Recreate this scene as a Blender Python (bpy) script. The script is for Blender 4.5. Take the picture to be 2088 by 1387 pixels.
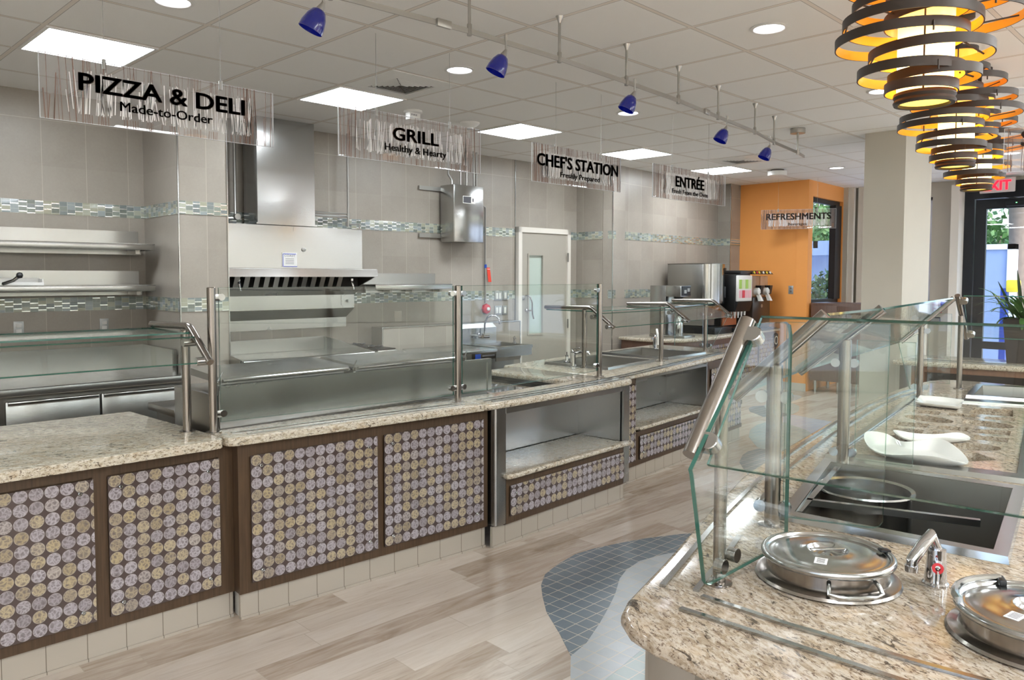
import bpy, bmesh, math, random
from mathutils import Vector, Matrix
random.seed(7)
S = bpy.context.scene
for o in list(bpy.data.objects): bpy.data.objects.remove(o)
COL = S.collection
PI = math.pi
R = math.radians
ZT = 0.87            # top of the granite
CEIL = 2.935

# ------------------------------------------------------------------ camera
cam_d = bpy.data.cameras.new('camera'); cam = bpy.data.objects.new('camera', cam_d); COL.objects.link(cam)
_yaw, _pitch, _roll = 0.77585, -0.05302, 0.00167
fwd = Vector((math.cos(_yaw)*math.cos(_pitch), math.sin(_yaw)*math.cos(_pitch), math.sin(_pitch)))
rt = Vector((math.sin(_yaw), -math.cos(_yaw), 0)); up = rt.cross(fwd)
r2 = rt*math.cos(_roll) + up*math.sin(_roll); u2 = -rt*math.sin(_roll) + up*math.cos(_roll)
cam.matrix_world = Matrix(((r2.x, u2.x, -fwd.x, 0), (r2.y, u2.y, -fwd.y, 0), (r2.z, u2.z, -fwd.z, 1.60), (0, 0, 0, 1)))
cam_d.sensor_width = 36; cam_d.lens = 36*1586.05/2088; cam_d.shift_y = -46.0/2088
cam_d.clip_start = 0.02; cam_d.clip_end = 200
S.camera = cam

# ------------------------------------------------------------------ view + world + sun
S.view_settings.view_transform = 'Standard'; S.view_settings.look = 'None'
S.view_settings.exposure = 0.55; S.view_settings.gamma = 1.0; S.view_settings.use_curve_mapping = False
S.cycles.use_denoising = True
S.cycles.max_bounces = 10; S.cycles.diffuse_bounces = 4; S.cycles.glossy_bounces = 5
S.cycles.transparent_max_bounces = 24; S.cycles.transmission_bounces = 6
S.cycles.caustics_reflective = False; S.cycles.caustics_refractive = False
S.cycles.sample_clamp_indirect = 4.0
W = bpy.data.worlds.new('sky'); S.world = W; W.use_nodes = True
wn = W.node_tree.nodes; wl = W.node_tree.links; wn.clear()
wo = wn.new('ShaderNodeOutputWorld'); wb = wn.new('ShaderNodeBackground')
sky = wn.new('ShaderNodeTexSky'); sky.sky_type = 'NISHITA'; sky.sun_elevation = R(48); sky.sun_rotation = R(200)
sky.sun_disc = False; sky.air_density = 1.0; sky.dust_density = 3.0
wl.new(sky.outputs[0], wb.inputs[0]); wb.inputs[1].default_value = 0.46
wl.new(wb.outputs[0], wo.inputs[0])

TROFFER = 21.0; DOWN = 5.0; SIGNGLOW = 2.0

# ------------------------------------------------------------------ materials
MATS = {}
def lin(c):
    def f(v): return v/12.92 if v <= 0.04045 else ((v+0.055)/1.055)**2.4
    if isinstance(c, str): c = tuple(int(c[i:i+2], 16)/255 for i in (0, 2, 4))
    return (f(c[0]), f(c[1]), f(c[2]), 1)
class NT:
    def __init__(s, name):
        s.m = bpy.data.materials.new(name); s.m.use_nodes = True; s.t = s.m.node_tree; s.t.nodes.clear()
        s.out = s.n('OutputMaterial'); s.b = s.n('BsdfPrincipled'); s.l(s.b.outputs[0], s.out.inputs[0])
    def n(s, t, **k):
        x = s.t.nodes.new('ShaderNode'+t)
        for a, b in k.items(): setattr(x, a, b)
        return x
    def l(s, a, b): s.t.links.new(a, b)
    def set(s, **k):
        names = dict(color='Base Color', rough='Roughness', metal='Metallic', ior='IOR', coat='Coat Weight', aniso='Anisotropic', trans='Transmission Weight', spec='Specular IOR Level', emit='Emission Color', estr='Emission Strength', alpha='Alpha', sss='Subsurface Weight')
        for a, b in k.items(): s.b.inputs[names[a]].default_value = b
        return s
    def coord(s, kind='Object'): return s.n('TexCoord').outputs[kind]
    def mapping(s, v, scale=(1,1,1), loc=(0,0,0), rot=(0,0,0)):
        m = s.n('Mapping'); m.inputs['Scale'].default_value = scale; m.inputs['Location'].default_value = loc; m.inputs['Rotation'].default_value = rot
        s.l(v, m.inputs['Vector']); return m.outputs[0]
    def math(s, op, a, b=None, c=None, clamp=False):
        m = s.n('Math', operation=op); m.use_clamp = clamp
        for i, v in enumerate((a, b, c)):
            if v is None: continue
            if isinstance(v, (int, float)): m.inputs[i].default_value = v
            else: s.l(v, m.inputs[i])
        return m.outputs[0]
    def noise(s, v, scale, detail=3, rough=0.5, dist=0):
        m = s.n('TexNoise'); m.inputs['Scale'].default_value = scale; m.inputs['Detail'].default_value = detail
        m.inputs['Roughness'].default_value = rough; m.inputs['Distortion'].default_value = dist; s.l(v, m.inputs['Vector']); return m
    def ramp(s, f, stops, interp='LINEAR'):
        r = s.n('ValToRGB'); r.color_ramp.interpolation = interp
        e = r.color_ramp.elements
        while len(e) < len(stops): e.new(0.5)
        for i, (p, c) in enumerate(stops): e[i].position = p; e[i].color = lin(c) if isinstance(c, str) else (c, c, c, 1)
        s.l(f, r.inputs[0]); return r.outputs[0]
    def mix(s, f, a, b, blend='MIX'):
        m = s.n('Mix', data_type='RGBA', blend_type=blend)
        if isinstance(f, (int, float)): m.inputs[0].default_value = f
        else: s.l(f, m.inputs[0])
        for i, v in ((6, a), (7, b)):
            if isinstance(v, tuple): m.inputs[i].default_value = v
            elif isinstance(v, str): m.inputs[i].default_value = lin(v)
            else: s.l(v, m.inputs[i])
        return m.outputs[2]
    def bump(s, h, strength=0.2, dist=0.01):
        b = s.n('Bump'); b.inputs['Strength'].default_value = strength; b.inputs['Distance'].default_value = dist
        s.l(h, b.inputs['Height']); s.l(b.outputs[0], s.b.inputs['Normal'])
    def base(s, v): s.l(v, s.b.inputs['Base Color'])
    def xyz(s, v):
        x = s.n('SeparateXYZ'); s.l(v, x.inputs[0]); return x.outputs
    def comb(s, x, y, z=0.0):
        c = s.n('CombineXYZ')
        for i, v in enumerate((x, y, z)):
            if isinstance(v, (int, float)): c.inputs[i].default_value = v
            else: s.l(v, c.inputs[i])
        return c.outputs[0]
    def white(s, v, dim='3D'):
        w = s.n('TexWhiteNoise', noise_dimensions=dim); s.l(v, w.inputs['Vector']); return w
def simple(name, c, rough=0.5, metal=0.0, **k):
    t = NT(name).set(color=lin(c), rough=rough, metal=metal, **k); MATS[name] = t.m; return t.m
def var(name, c, rough=0.5, amt=0.12, scale=6, **k):
    t = NT(name).set(rough=rough, **k); v = t.coord(); n = t.noise(v, scale, 4).outputs[0]
    cc = lin(c); d = tuple(x*(1-amt) for x in cc[:3])+(1,); e = tuple(min(1, x*(1+amt)) for x in cc[:3])+(1,)
    t.base(t.mix(n, d, e)); MATS[name] = t.m; return t.m

# brushed stainless steel
def steel(name, c, rough, streak=(3, 3, 220), amt=0.05):
    t = NT(name).set(metal=1.0, rough=rough)
    v = t.coord(); s1 = t.noise(t.mapping(v, streak), 3, 4).outputs[0]; s2 = t.noise(v, 2.3, 3).outputs[0]
    cc = lin(c); lo = tuple(x*(1-amt) for x in cc[:3])+(1,)
    t.base(t.mix(s1, cc, lo))
    t.l(t.math('ADD', t.math('MULTIPLY', s2, .12), rough-.06), t.b.inputs['Roughness'])
    MATS[name] = t.m; return t.m
STEEL = steel('stainless_steel', 'b0b0ad', .25)
STEELB = steel('stainless_bright', 'b6b7b6', .17, (120, 120, 2))
STEELD = steel('stainless_worn', '95928c', .32)
TUBE = steel('brushed_tube', '9f9891', .22, (60, 60, 2), .22)
CHROME = simple('chrome', 'c9c9cc', .07, 1.0)
IRON = simple('galvanised', 'a9a8a4', .35, .9)
BLACKM = simple('black_plastic', '141416', .35)
BLACKG = simple('black_glass', '0b0d0e', .04)
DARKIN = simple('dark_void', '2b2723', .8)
WHITEP = simple('white_plastic', 'e9e8e4', .35)
PORC = simple('white_ceramic', 'f0efec', .12, coat=.6)
GREYP = simple('grey_plate', 'a7a9a8', .4, .5)
RED = simple('red_plastic', 'c4242a', .35)
REDT = simple('red_tag', 'e8452f', .5)
BLUET = simple('blue_cap', '2456c8', .4)
ORANGEW = var('orange_paint', 'f0a355', .6, .03)
LETTER = simple('dark_bronze', '3a2c25', .45, .0)
LETTERB = simple('letter_bronze', '54392c', .4, .2)
BROWNST = simple('brown_streak', '7f6152', .4)
WHITEST = simple('white_streak', 'f4f2f1', .3)
SATIN = steel('satin_nickel', 'b4b2ac', .34, (40, 40, 40))
FRAMEBK = simple('dark_window_frame', '23262b', .4, .3)
PAPER = simple('paper_label', 'e8e6e2', .6)
GREYINK = simple('grey_print', '77767c', .6)
BASEB = simple('baseboard_tile', 'cfcac0', .35)
DARKPAT = simple('pendant_bronze', '352b23', .5, .3)
SOIL = simple('potting_soil', '2d2119', .9)
POT = var('dark_planter', '2e2826', .5, .3, 30)
GREENL = var('leaf_green', '4d7a3c', .5, .35, 9)
GREEND = var('leaf_dark_green', '36562f', .5, .35, 9)
YELLOW = simple('yellow_panel', 'e8d33a', .5)
BLUEP = simple('blue_panel', '1e3f9c', .5)
TRUNK = var('tree_bark', '8b7d70', .9, .3, 12)
STUCCO = var('outdoor_stucco', '8ea3c8', .9, .06, 5)
STUCCOW = simple('outdoor_trim_white', 'dfe3ee', .8)
ASPH = var('outdoor_paving', 'd0d3d6', .9, .1, 3)
BEIGE = var('beige_paint', 'c6c1b4', .65, .02)
WHITEPT = var('white_paint', 'e0dcd3', .65, .02)
DOORP = var('door_taupe', 'aea99e', .55, .02)
DOORF = simple('door_frame_white', 'e6e1d8', .45)
YSTEEL = STEEL

def emis(name, c, st, base='ffffff'):
    t = NT(name).set(color=lin(base), rough=.5, emit=lin(c), estr=st); MATS[name] = t.m; return t.m
LIGHTP = emis('troffer_diffuser', 'f3faff', TROFFER)
LIGHTD = emis('downlight_lens', 'f6f4ff', DOWN)
LIGHTS = emis('spot_bulb', 'fff6e6', 14)
GREENLED = emis('green_led', '30ff70', 3)
EXITR = emis('exit_letters', 'ff2238', 1.4, 'd01030')
# glass shade of the big pendants: warm amber glow, whiter low down where the bulb sits
t = NT('amber_shade').set(rough=.4); v = t.coord(); z = t.xyz(v)[2]
f = t.ramp(t.math('MULTIPLY', z, 1/0.62), [(0.0, 'ffd070'), (.22, 'fff0b8'), (.38, 'ffd873'), (.6, 'ffb445'), (1, 'ffa52e')])
t.base(f); t.l(f, t.b.inputs['Emission Color'])
st = t.ramp(t.math('MULTIPLY', z, 1/0.62), [(0.0, .55), (.18, 1.0), (.35, .75), (.55, .35), (1, .22)])
t.l(t.math('MULTIPLY', st, 3.4), t.b.inputs['Emission Strength']); AMBER = t.m
AMBERB = emis('amber_lens', 'ffd35c', 1.6, 'ffc860')
RINGIN = simple('ring_inner_gold', 'ffb835', .5)

def glassmat(name, tint, refl=1.0):
    t = NT(name); t.t.nodes.remove(t.b)
    tr = t.n('BsdfTransparent'); tr.inputs[0].default_value = tint
    gl = t.n('BsdfGlossy'); gl.inputs['Roughness'].default_value = 0.0; gl.inputs[0].default_value = (1, 1, 1, 1)
    lw = t.n('LayerWeight'); lw.inputs[0].default_value = .5; f5 = t.math('POWER', lw.outputs['Facing'], 5.0)
    fr = t.math('ADD', .04, t.math('MULTIPLY', f5, .8))
    mx = t.n('MixShader'); t.l(t.math('MULTIPLY', fr, refl), mx.inputs[0]); t.l(tr.outputs[0], mx.inputs[1]); t.l(gl.outputs[0], mx.inputs[2])
    t.l(mx.outputs[0], t.out.inputs[0]); MATS[name] = t.m; return t.m
GLASS = glassmat('clear_glass', (.962, .985, .972, 1), .85)
WGLASS = glassmat('window_glass', (.93, .96, .98, 1), .7)
ACRYL = glassmat('clear_acrylic', (.96, .96, .965, 1), .9)
_t = ACRYL.node_tree; _o = [n for n in _t.nodes if n.type == 'OUTPUT_MATERIAL'][0]; _m = [n for n in _t.nodes if n.type == 'MIX_SHADER'][0]
_d = _t.nodes.new('ShaderNodeBsdfDiffuse'); _d.inputs[0].default_value = (.9, .9, .92, 1); _x = _t.nodes.new('ShaderNodeMixShader'); _x.inputs[0].default_value = .07
_t.links.new(_m.outputs[0], _x.inputs[1]); _t.links.new(_d.outputs[0], _x.inputs[2]); _t.links.new(_x.outputs[0], _o.inputs[0])
GEDGE = NT('glass_edge_green').set(color=lin('2e6155'), rough=.08, coat=.5).m
GBORD = glassmat('glass_border', (.62, .74, .69, 1), 1.2)
AEDGE = NT('acrylic_edge').set(color=lin('d8dadd'), rough=.15).m
t = NT('blue_glass').set(color=lin('0a1560'), rough=.15, coat=.6, emit=lin('1424ff'), estr=.04); BLUEG = t.m
t = NT('spout_plastic').set(color=lin('d8b9a2'), rough=.2, alpha=.45); CLEARP = t.m

# granite
def granite(name, tone=0, rot=0.4):
    t = NT(name).set(rough=.10, spec=.6); v0 = t.mapping(t.coord(), (1, 1, 1), rot=(0, 0, rot))
    k_ = 1.25; v = t.mapping(v0, (26*k_, 60*k_, 60*k_)); vv = t.mapping(v0, (55*k_, 120*k_, 120*k_))
    n1 = t.noise(v, 1.0, 5, .65, .6).outputs[0]; n2 = t.noise(vv, 1.0, 4, .7, .3).outputs[0]; n3 = t.noise(v0, 14, 3, .6).outputs[0]
    n4 = t.noise(t.mapping(v0, (18, 42, 42), (5, 3, 1)), 1.0, 5, .7, 1.0).outputs[0]
    base = t.ramp(n1, [(.30, '9a8b74'), (.45, 'bcb19c'), (.58, 'd3ccbd'), (.75, 'c2b59d')] if not tone else [(.30, '7f6d58'), (.45, '9f8f7b'), (.58, 'bcb0a1'), (.75, 'a79782')])
    base = t.mix(t.ramp(n3, [(.52, 0.0), (.72, .55)]), base, 'b9a183')
    m1 = t.ramp(n2, [(.39, 1.0), (.45, 0.0)])
    c = t.mix(t.math('MULTIPLY', m1, .8), base, '5a4536')
    m2 = t.ramp(n4, [(.36, 1.0), (.41, 0.0)])
    c = t.mix(t.math('MULTIPLY', m2, .85), c, '33291f')
    t.base(c); MATS[name] = t.m; return t.m
GRAN = granite('granite')
GRAN2 = granite('granite_island', 1, -1.1)

# dark wood veneer
t = NT('dark_wood').set(rough=.38); v = t.coord()
n = t.noise(t.mapping(v, (90, 90, 4)), 1, 4, .6).outputs[0]
t.base(t.ramp(n, [(.3, '3f2e20'), (.7, '564330')])); WOOD = t.m
t = NT('brown_laminate').set(rough=.4); v = t.coord()
t.base(t.ramp(t.noise(t.mapping(v, (60, 60, 4)), 1, 4, .6).outputs[0], [(.3, '5b4337'), (.7, '6a5044')])); BROWNL = t.m
t = NT('mid_wood').set(rough=.45); v = t.coord()
t.base(t.ramp(t.noise(t.mapping(v, (60, 60, 4)), 1, 4, .6).outputs[0], [(.3, '6b4a34'), (.7, '7c5a42')])); MIDW = t.m

# capiz disc panel: local x across, local z up
t = NT('capiz_discs').set(rough=.22, coat=.4); co = t.coord(); X, Y, Z = t.xyz(co)
P_ = .0545
ux = t.math('DIVIDE', t.math('ADD', X, 0.0), P_); uz = t.math('DIVIDE', Z, P_)
fx = t.math('SUBTRACT', t.math('FRACT', ux), .5); fz = t.math('SUBTRACT', t.math('FRACT', uz), .5)
rr = t.math('SQRT', t.math('ADD', t.math('MULTIPLY', fx, fx), t.math('MULTIPLY', fz, fz)))
cell = t.comb(t.math('FLOOR', ux), t.math('FLOOR', uz), 0.0)
wn_ = t.white(cell); rnd = wn_.outputs[0]
w2 = t.white(t.mapping(cell, (1, 1, 1), (7.3, 2.1, 4))).outputs[0]
tint = t.ramp(rnd, [(.0, 'a8a0a5'), (.52, 'b3acb1'), (.62, 'b5a68a'), (1, 'ad9c79')])
vo = t.n('TexVoronoi', feature='DISTANCE_TO_EDGE'); vo.inputs['Scale'].default_value = 62
t.l(t.comb(t.math('ADD', X, t.math('MULTIPLY', rnd, 9)), t.math('ADD', Z, t.math('MULTIPLY', t.noise(co, 40, 3).outputs[0], .03)), 0.0), vo.inputs['Vector'])
veins = t.ramp(vo.outputs['Distance'], [(.0, 1.0), (.16, .35), (.4, .0)])
cl = t.noise(co, 90, 4, .7).outputs[0]
dm = t.math('ADD', t.math('MULTIPLY', veins, .5), t.math('MULTIPLY', cl, .55))
dm = t.math('ADD', t.math('MULTIPLY', veins, .62), t.math('MULTIPLY', t.math('SUBTRACT', cl, .36), 1.35))
disc = t.mix(t.math('MULTIPLY', dm, t.math('ADD', .75, t.math('MULTIPLY', w2, .6)), clamp=True), '63595a', tint)
rim = t.ramp(rr, [(.0, 0.0), (.435, 0.0), (.455, .8), (.468, .3)])
disc = t.mix(rim, disc, 'aaa49f')
msk = t.math('LESS_THAN', rr, .472)
t.base(t.mix(msk, '4c403d', disc)); t.bump(t.math('MULTIPLY', msk, 1.0), .25, .002); CAPIZ = t.m

# wall tile (world coordinates): joints along the wall every 0.295 m and at a few heights
def walltile(name, axis, off=0.0):
    t = NT(name).set(rough=.36, spec=.45); co = t.coord(); c = t.xyz(co); A = c[0] if axis == 'x' else c[1]; Z = c[2]
    w = .295
    fa = t.math('FRACT', t.math('DIVIDE', t.math('ADD', A, off+10), w))
    da = t.math('ABSOLUTE', t.math('SUBTRACT', fa, .5)); ja = t.math('GREATER_THAN', da, .494)
    jz = None
    for z0 in (2.735, .78):
        d = t.math('LESS_THAN', t.math('ABSOLUTE', t.math('SUBTRACT', Z, z0)), .0018)
        jz = d if jz is None else t.math('MAXIMUM', jz, d)
    j = t.math('MAXIMUM', ja, jz)
    cell = t.comb(t.math('FLOOR', t.math('DIVIDE', t.math('ADD', A, off+10), w)), t.math('FLOOR', t.math('DIVIDE', Z, .6)), 0.0)
    r = t.white(cell).outputs[0]
    n = t.noise(co, 2.2, 5, .6).outputs[0]; n2 = t.noise(co, 60, 3, .7).outputs[0]
    f = t.math('ADD', t.math('MULTIPLY', n, .6), t.math('ADD', t.math('MULTIPLY', r, .22), t.math('MULTIPLY', n2, .22)))
    c0 = t.ramp(f, [(.3, '948c82'), (.55, 'a19a90'), (.8, 'aca59b')])
    t.base(t.mix(t.math('MULTIPLY', j, .55), c0, 'cfc6ba')); t.bump(t.math('SUBTRACT', 1.0, j), .12, .002); MATS[name] = t.m; return t.m
TILEX = walltile('wall_tile_x', 'x', .116); TILEY = walltile('wall_tile_y', 'y', .07)
# mosaic band: columns 54 mm, rows ~ 32 mm jittered, glass + stone + steel slivers
def mosaic(name, axis, seed=0):
    t = NT(name).set(rough=.16, coat=.6); co = t.coord(); c = t.xyz(co); A = c[0] if axis == 'x' else c[1]; Z = c[2]
    ca = t.math('DIVIDE', t.math('ADD', A, 20+seed), .052); ia = t.math('FLOOR', ca); fa = t.math('FRACT', ca)
    par = t.math('MULTIPLY', t.math('FRACT', t.math('MULTIPLY', ia, .5)), 2.0)
    ra = t.white(t.comb(ia, 3.0, float(seed))).outputs[0]
    cz = t.math('ADD', t.math('DIVIDE', Z, .0345), t.math('ADD', t.math('MULTIPLY', par, .5), t.math('MULTIPLY', ra, .35))); iz = t.math('FLOOR', cz); fz = t.math('FRACT', cz)
    r = t.white(t.comb(ia, iz, float(seed))); rv = r.outputs[0]
    st = t.noise(t.mapping(co, (30, 30, 140)), 1, 4, .7, 1.5).outputs[0]
    col = t.ramp(rv, [(0, '76817e'), (.18, '87949a'), (.34, '9b9c89'), (.5, '67747a'), (.64, 'a9ad9e'), (.78, '7d8a83'), (.9, '56625e')], 'CONSTANT')
    col = t.mix(t.math('MULTIPLY', st, .32), col, 'c6c8b6')
    sl = t.math('LESS_THAN', fz, .16); slv = t.math('MULTIPLY', sl, t.math('LESS_THAN', t.white(t.comb(iz, ia, 5.0)).outputs[0], .6))
    col = t.mix(slv, col, 'e9ecec')
    g = t.math('MAXIMUM', t.math('LESS_THAN', fa, .05), t.math('MULTIPLY', t.math('GREATER_THAN', fz, .95), 1.0))
    t.base(t.mix(t.math('MULTIPLY', g, .6), col, 'cfd0c8')); t.l(slv, t.b.inputs['Metallic'])
    MATS[name] = t.m; return t.m
MOSX = mosaic('mosaic_x', 'x'); MOSY = mosaic('mosaic_y', 'y', 3)

# floor planks along X, 0.20 wide x 0.9 long tiles that look like wood
t = NT('wood_plank_tile').set(rough=.24, spec=.5); co = t.coord(); X, Y, Z = t.xyz(t.mapping(co, (1, 1, 1), rot=(0, 0, R(2.0))))
pw, pl = .152, .92
iy = t.math('FLOOR', t.math('DIVIDE', t.math('ADD', Y, 20), pw)); fy = t.math('FRACT', t.math('DIVIDE', t.math('ADD', Y, 20), pw))
ry = t.white(t.comb(iy, 1.0, 0.0)).outputs[0]
cx = t.math('ADD', t.math('DIVIDE', t.math('ADD', X, 20), pl), ry); ix = t.math('FLOOR', cx); fx = t.math('FRACT', cx)
r = t.white(t.comb(ix, iy, 0.0)).outputs[0]
g1 = t.noise(t.mapping(t.comb(t.math('ADD', X, t.math('MULTIPLY', r, 30)), Y, 0.0), (2.2, 16, 1)), 1, 6, .62, 1.4).outputs[0]
g2 = t.noise(t.mapping(co, (4, 90, 1)), 1, 4, .6).outputs[0]
f = t.math('ADD', t.math('MULTIPLY', g1, .62), t.math('ADD', t.math('MULTIPLY', r, .36), t.math('MULTIPLY', g2, .12)))
c0 = t.ramp(f, [(.30, 'a3917f'), (.42, 'b9a999'), (.56, 'cbbeb0'), (.78, 'd8cec3')])
dk = t.ramp(g1, [(.28, .75), (.36, 0.0)])
c0 = t.mix(t.math('MULTIPLY', dk, .6), c0, '947d69')
j = t.math('MAXIMUM', t.math('GREATER_THAN', t.math('ABSOLUTE', t.math('SUBTRACT', fy, .5)), .488), t.math('GREATER_THAN', t.math('ABSOLUTE', t.math('SUBTRACT', fx, .5)), .4975))
t.base(t.mix(t.math('MULTIPLY', j, .6), c0, 'b3a595')); t.bump(t.math('SUBTRACT', 1.0, j), .1, .002); FLOORM = t.m
def inlay(name, c, c2):
    t = NT(name).set(rough=.25); co = t.coord(); X, Y, Z = t.xyz(co); q = .0775
    ax = t.math('DIVIDE', t.math('ADD', X, 30), q); ay = t.math('DIVIDE', t.math('ADD', Y, 30), q)
    j = t.math('MAXIMUM', t.math('GREATER_THAN', t.math('ABSOLUTE', t.math('SUBTRACT', t.math('FRACT', ax), .5)), .475), t.math('GREATER_THAN', t.math('ABSOLUTE', t.math('SUBTRACT', t.math('FRACT', ay), .5)), .475))
    r = t.white(t.comb(t.math('FLOOR', ax), t.math('FLOOR', ay), 0.0)).outputs[0]
    n = t.noise(co, 25, 3).outputs[0]
    t.base(t.mix(j, t.mix(t.math('ADD', t.math('MULTIPLY', r, .5), t.math('MULTIPLY', n, .5)), c, c2), 'c9c2b4')); MATS[name] = t.m; return t.m
INDARK = inlay('inlay_slate_blue', '66717c', '7b8791'); INLIGHT = inlay('inlay_pale_grey', 'adb4ba', 'bfc5ca')
INTEAL = inlay('inlay_pale_teal', '9fb0b0', 'b2c0be'); INLAV = inlay('inlay_lavender', 'b4b8ca', 'c3c6d4')
# kick tiles
t = NT('kick_tile').set(rough=.15, spec=.5); co = t.coord(); X, Y, Z = t.xyz(co)
j = t.math('GREATER_THAN', t.math('ABSOLUTE', t.math('SUBTRACT', t.math('FRACT', t.math('DIVIDE', t.math('ADD', X, 30), .152)), .5)), .488)
t.base(t.mix(j, 'aea598', '7a7166')); t.bump(t.math('SUBTRACT', 1.0, j), .2, .003); KICK = t.m
# ceiling: 2 ft tegular tiles in a T grid
t = NT('ceiling_tile').set(rough=.9); co = t.coord(); X, Y, Z = t.xyz(co); q = .6096
def gridd(A, o):
    f = t.math('FRACT', t.math('DIVIDE', t.math('ADD', A, 30*q-o), q)); return t.math('MULTIPLY', t.math('SUBTRACT', .5, t.math('ABSOLUTE', t.math('SUBTRACT', f, .5))), q)
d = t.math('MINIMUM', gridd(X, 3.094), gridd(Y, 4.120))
bar = t.math('LESS_THAN', d, .0115); gap = t.math('MULTIPLY', t.math('GREATER_THAN', d, .0115), t.math('LESS_THAN', d, .0150))  # gap: thin shadow line beside each T bar, painted into the tile colour
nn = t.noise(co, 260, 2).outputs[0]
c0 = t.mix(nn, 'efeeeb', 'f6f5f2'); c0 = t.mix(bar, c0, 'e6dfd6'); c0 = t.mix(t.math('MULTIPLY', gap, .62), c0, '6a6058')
t.base(c0)
t.bump(t.math('ADD', t.math('MULTIPLY', t.math('SUBTRACT', 1.0, gap), 1.0), t.math('MULTIPLY', nn, .05)), .25, .004); CEILM = t.m

# ------------------------------------------------------------------ geometry helpers
class Fr:                                        # frame on the floor: x along, y left of it, z up
    def __init__(s, x=0, y=0, deg=0, z=0):
        s.x, s.y, s.z, s.a = x, y, z, R(deg); s.c, s.s = math.cos(s.a), math.sin(s.a)
    def w(s, p): return Vector((s.x+s.c*p[0]-s.s*p[1], s.y+s.s*p[0]+s.c*p[1], s.z+p[2]))
    def inv(s, p):
        dx, dy = p[0]-s.x, p[1]-s.y; return Vector((s.c*dx+s.s*dy, -s.s*dx+s.c*dy, p[2]-s.z))
    def at(s, u, v, z=0): q = s.w((u, v, z)); return Fr(q.x, q.y, math.degrees(s.a), q.z)
def frab(A, B, z=0): return Fr(A[0], A[1], math.degrees(math.atan2(B[1]-A[1], B[0]-A[0])), z)
W0 = Fr()
class MB:
    def __init__(s, fr=W0): s.bm = bmesh.new(); s.fr = fr; s.mi = 0
    def v(s, p): return s.bm.verts.new(s.fr.w(p))
    def f(s, vs):
        try: x = s.bm.faces.new(vs); x.material_index = s.mi; return x
        except ValueError: return None
    def hexa(s, P):                              # 8 points: bottom ring then top ring
        V = [s.v(p) for p in P]
        for q in ((0, 3, 2, 1), (4, 5, 6, 7), (0, 1, 5, 4), (1, 2, 6, 5), (2, 3, 7, 6), (3, 0, 4, 7)): s.f([V[i] for i in q])
        return V
    def box(s, x0, x1, y0, y1, z0, z1, b=0):
        V = s.hexa([(x0, y0, z0), (x1, y0, z0), (x1, y1, z0), (x0, y1, z0), (x0, y0, z1), (x1, y0, z1), (x1, y1, z1), (x0, y1, z1)])
        if b:
            es = {e for v in V for e in v.link_edges}
            bmesh.ops.bevel(s.bm, geom=list(es), offset=b, segments=2, affect='EDGES', profile=.5)
        return s
    def wall(s, u0, u1, d0, d1, z0, z1, b=0): return s.box(u0, u1, -d1, -d0, z0, z1, b)
    def prism(s, poly, z0, z1, b=0, seg=3, holes=()):
        bm = s.bm; pre = set(bm.verts); loops = [poly]+list(holes); es = []; outer = []
        for k, lp in enumerate(loops):
            V = [s.v((p[0], p[1], z0)) for p in lp]
            L = [bm.edges.new((V[i], V[(i+1) % len(V)])) for i in range(len(V))]; es += L
            if k == 0: outer = V
        r = bmesh.ops.triangle_fill(bm, edges=es, use_beauty=True)
        fs = [g for g in r['geom'] if isinstance(g, bmesh.types.BMFace)]
        ov = set(outer)
        ex = bmesh.ops.extrude_face_region(bm, geom=fs)
        nv = [g for g in ex['geom'] if isinstance(g, bmesh.types.BMVert)]
        bmesh.ops.translate(bm, verts=nv, vec=(0, 0, z1-z0))
        for f in bm.faces: f.material_index = f.material_index
        if b:
            pz0, pz1 = s.fr.z+z0, s.fr.z+z1; ob = set((round(v.co.x, 5), round(v.co.y, 5)) for v in outer); E = []
            for e in bm.edges:
                a, c = e.verts
                if a in pre or c in pre: continue
                if abs(a.co.z-c.co.z) < 1e-6 and (round(a.co.x, 5), round(a.co.y, 5)) in ob and (round(c.co.x, 5), round(c.co.y, 5)) in ob:
                    if len(e.link_faces) == 2 and abs(e.link_faces[0].normal.dot(e.link_faces[1].normal)) < .5: E.append(e)
            if E: 
                try: bmesh.ops.bevel(bm, geom=E, offset=b, segments=seg, affect='EDGES', profile=.5, clamp_overlap=True)
                except Exception: pass
        return s
    def poly(s, pts): s.f([s.v(p) for p in pts]); return s
    def tube(s, path, r, n=12, cap=True, taper=None, closed=False):
        P = [s.fr.w(p) for p in path]; rings = []; m = len(P)
        prev = None
        for i, p in enumerate(P):
            if closed: d = (P[(i+1) % m]-P[i-1]).normalized()
            else: d = ((P[min(i+1, m-1)]-P[i]) if i == 0 else (P[i]-P[i-1]) if i == m-1 else ((P[i+1]-P[i]).normalized()+(P[i]-P[i-1]).normalized())).normalized()
            if prev is None:
                a = Vector((0, 0, 1)) if abs(d.z) < .9 else Vector((1, 0, 0)); x = d.cross(a).normalized()
            else: x = (prev-d*prev.dot(d)).normalized()
            prev = x; y = d.cross(x); rad = r if taper is None else r*taper[i]
            rings.append([s.bm.verts.new(p+(x*math.cos(2*PI*k/n)+y*math.sin(2*PI*k/n))*rad) for k in range(n)])
        for i in range(m if closed else m-1):
            A, B = rings[i], rings[(i+1) % m]
            for k in range(n): s.f([A[k], A[(k+1) % n], B[(k+1) % n], B[k]])
        if cap and not closed: s.f(rings[0]); s.f(rings[-1])
        return s
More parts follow.
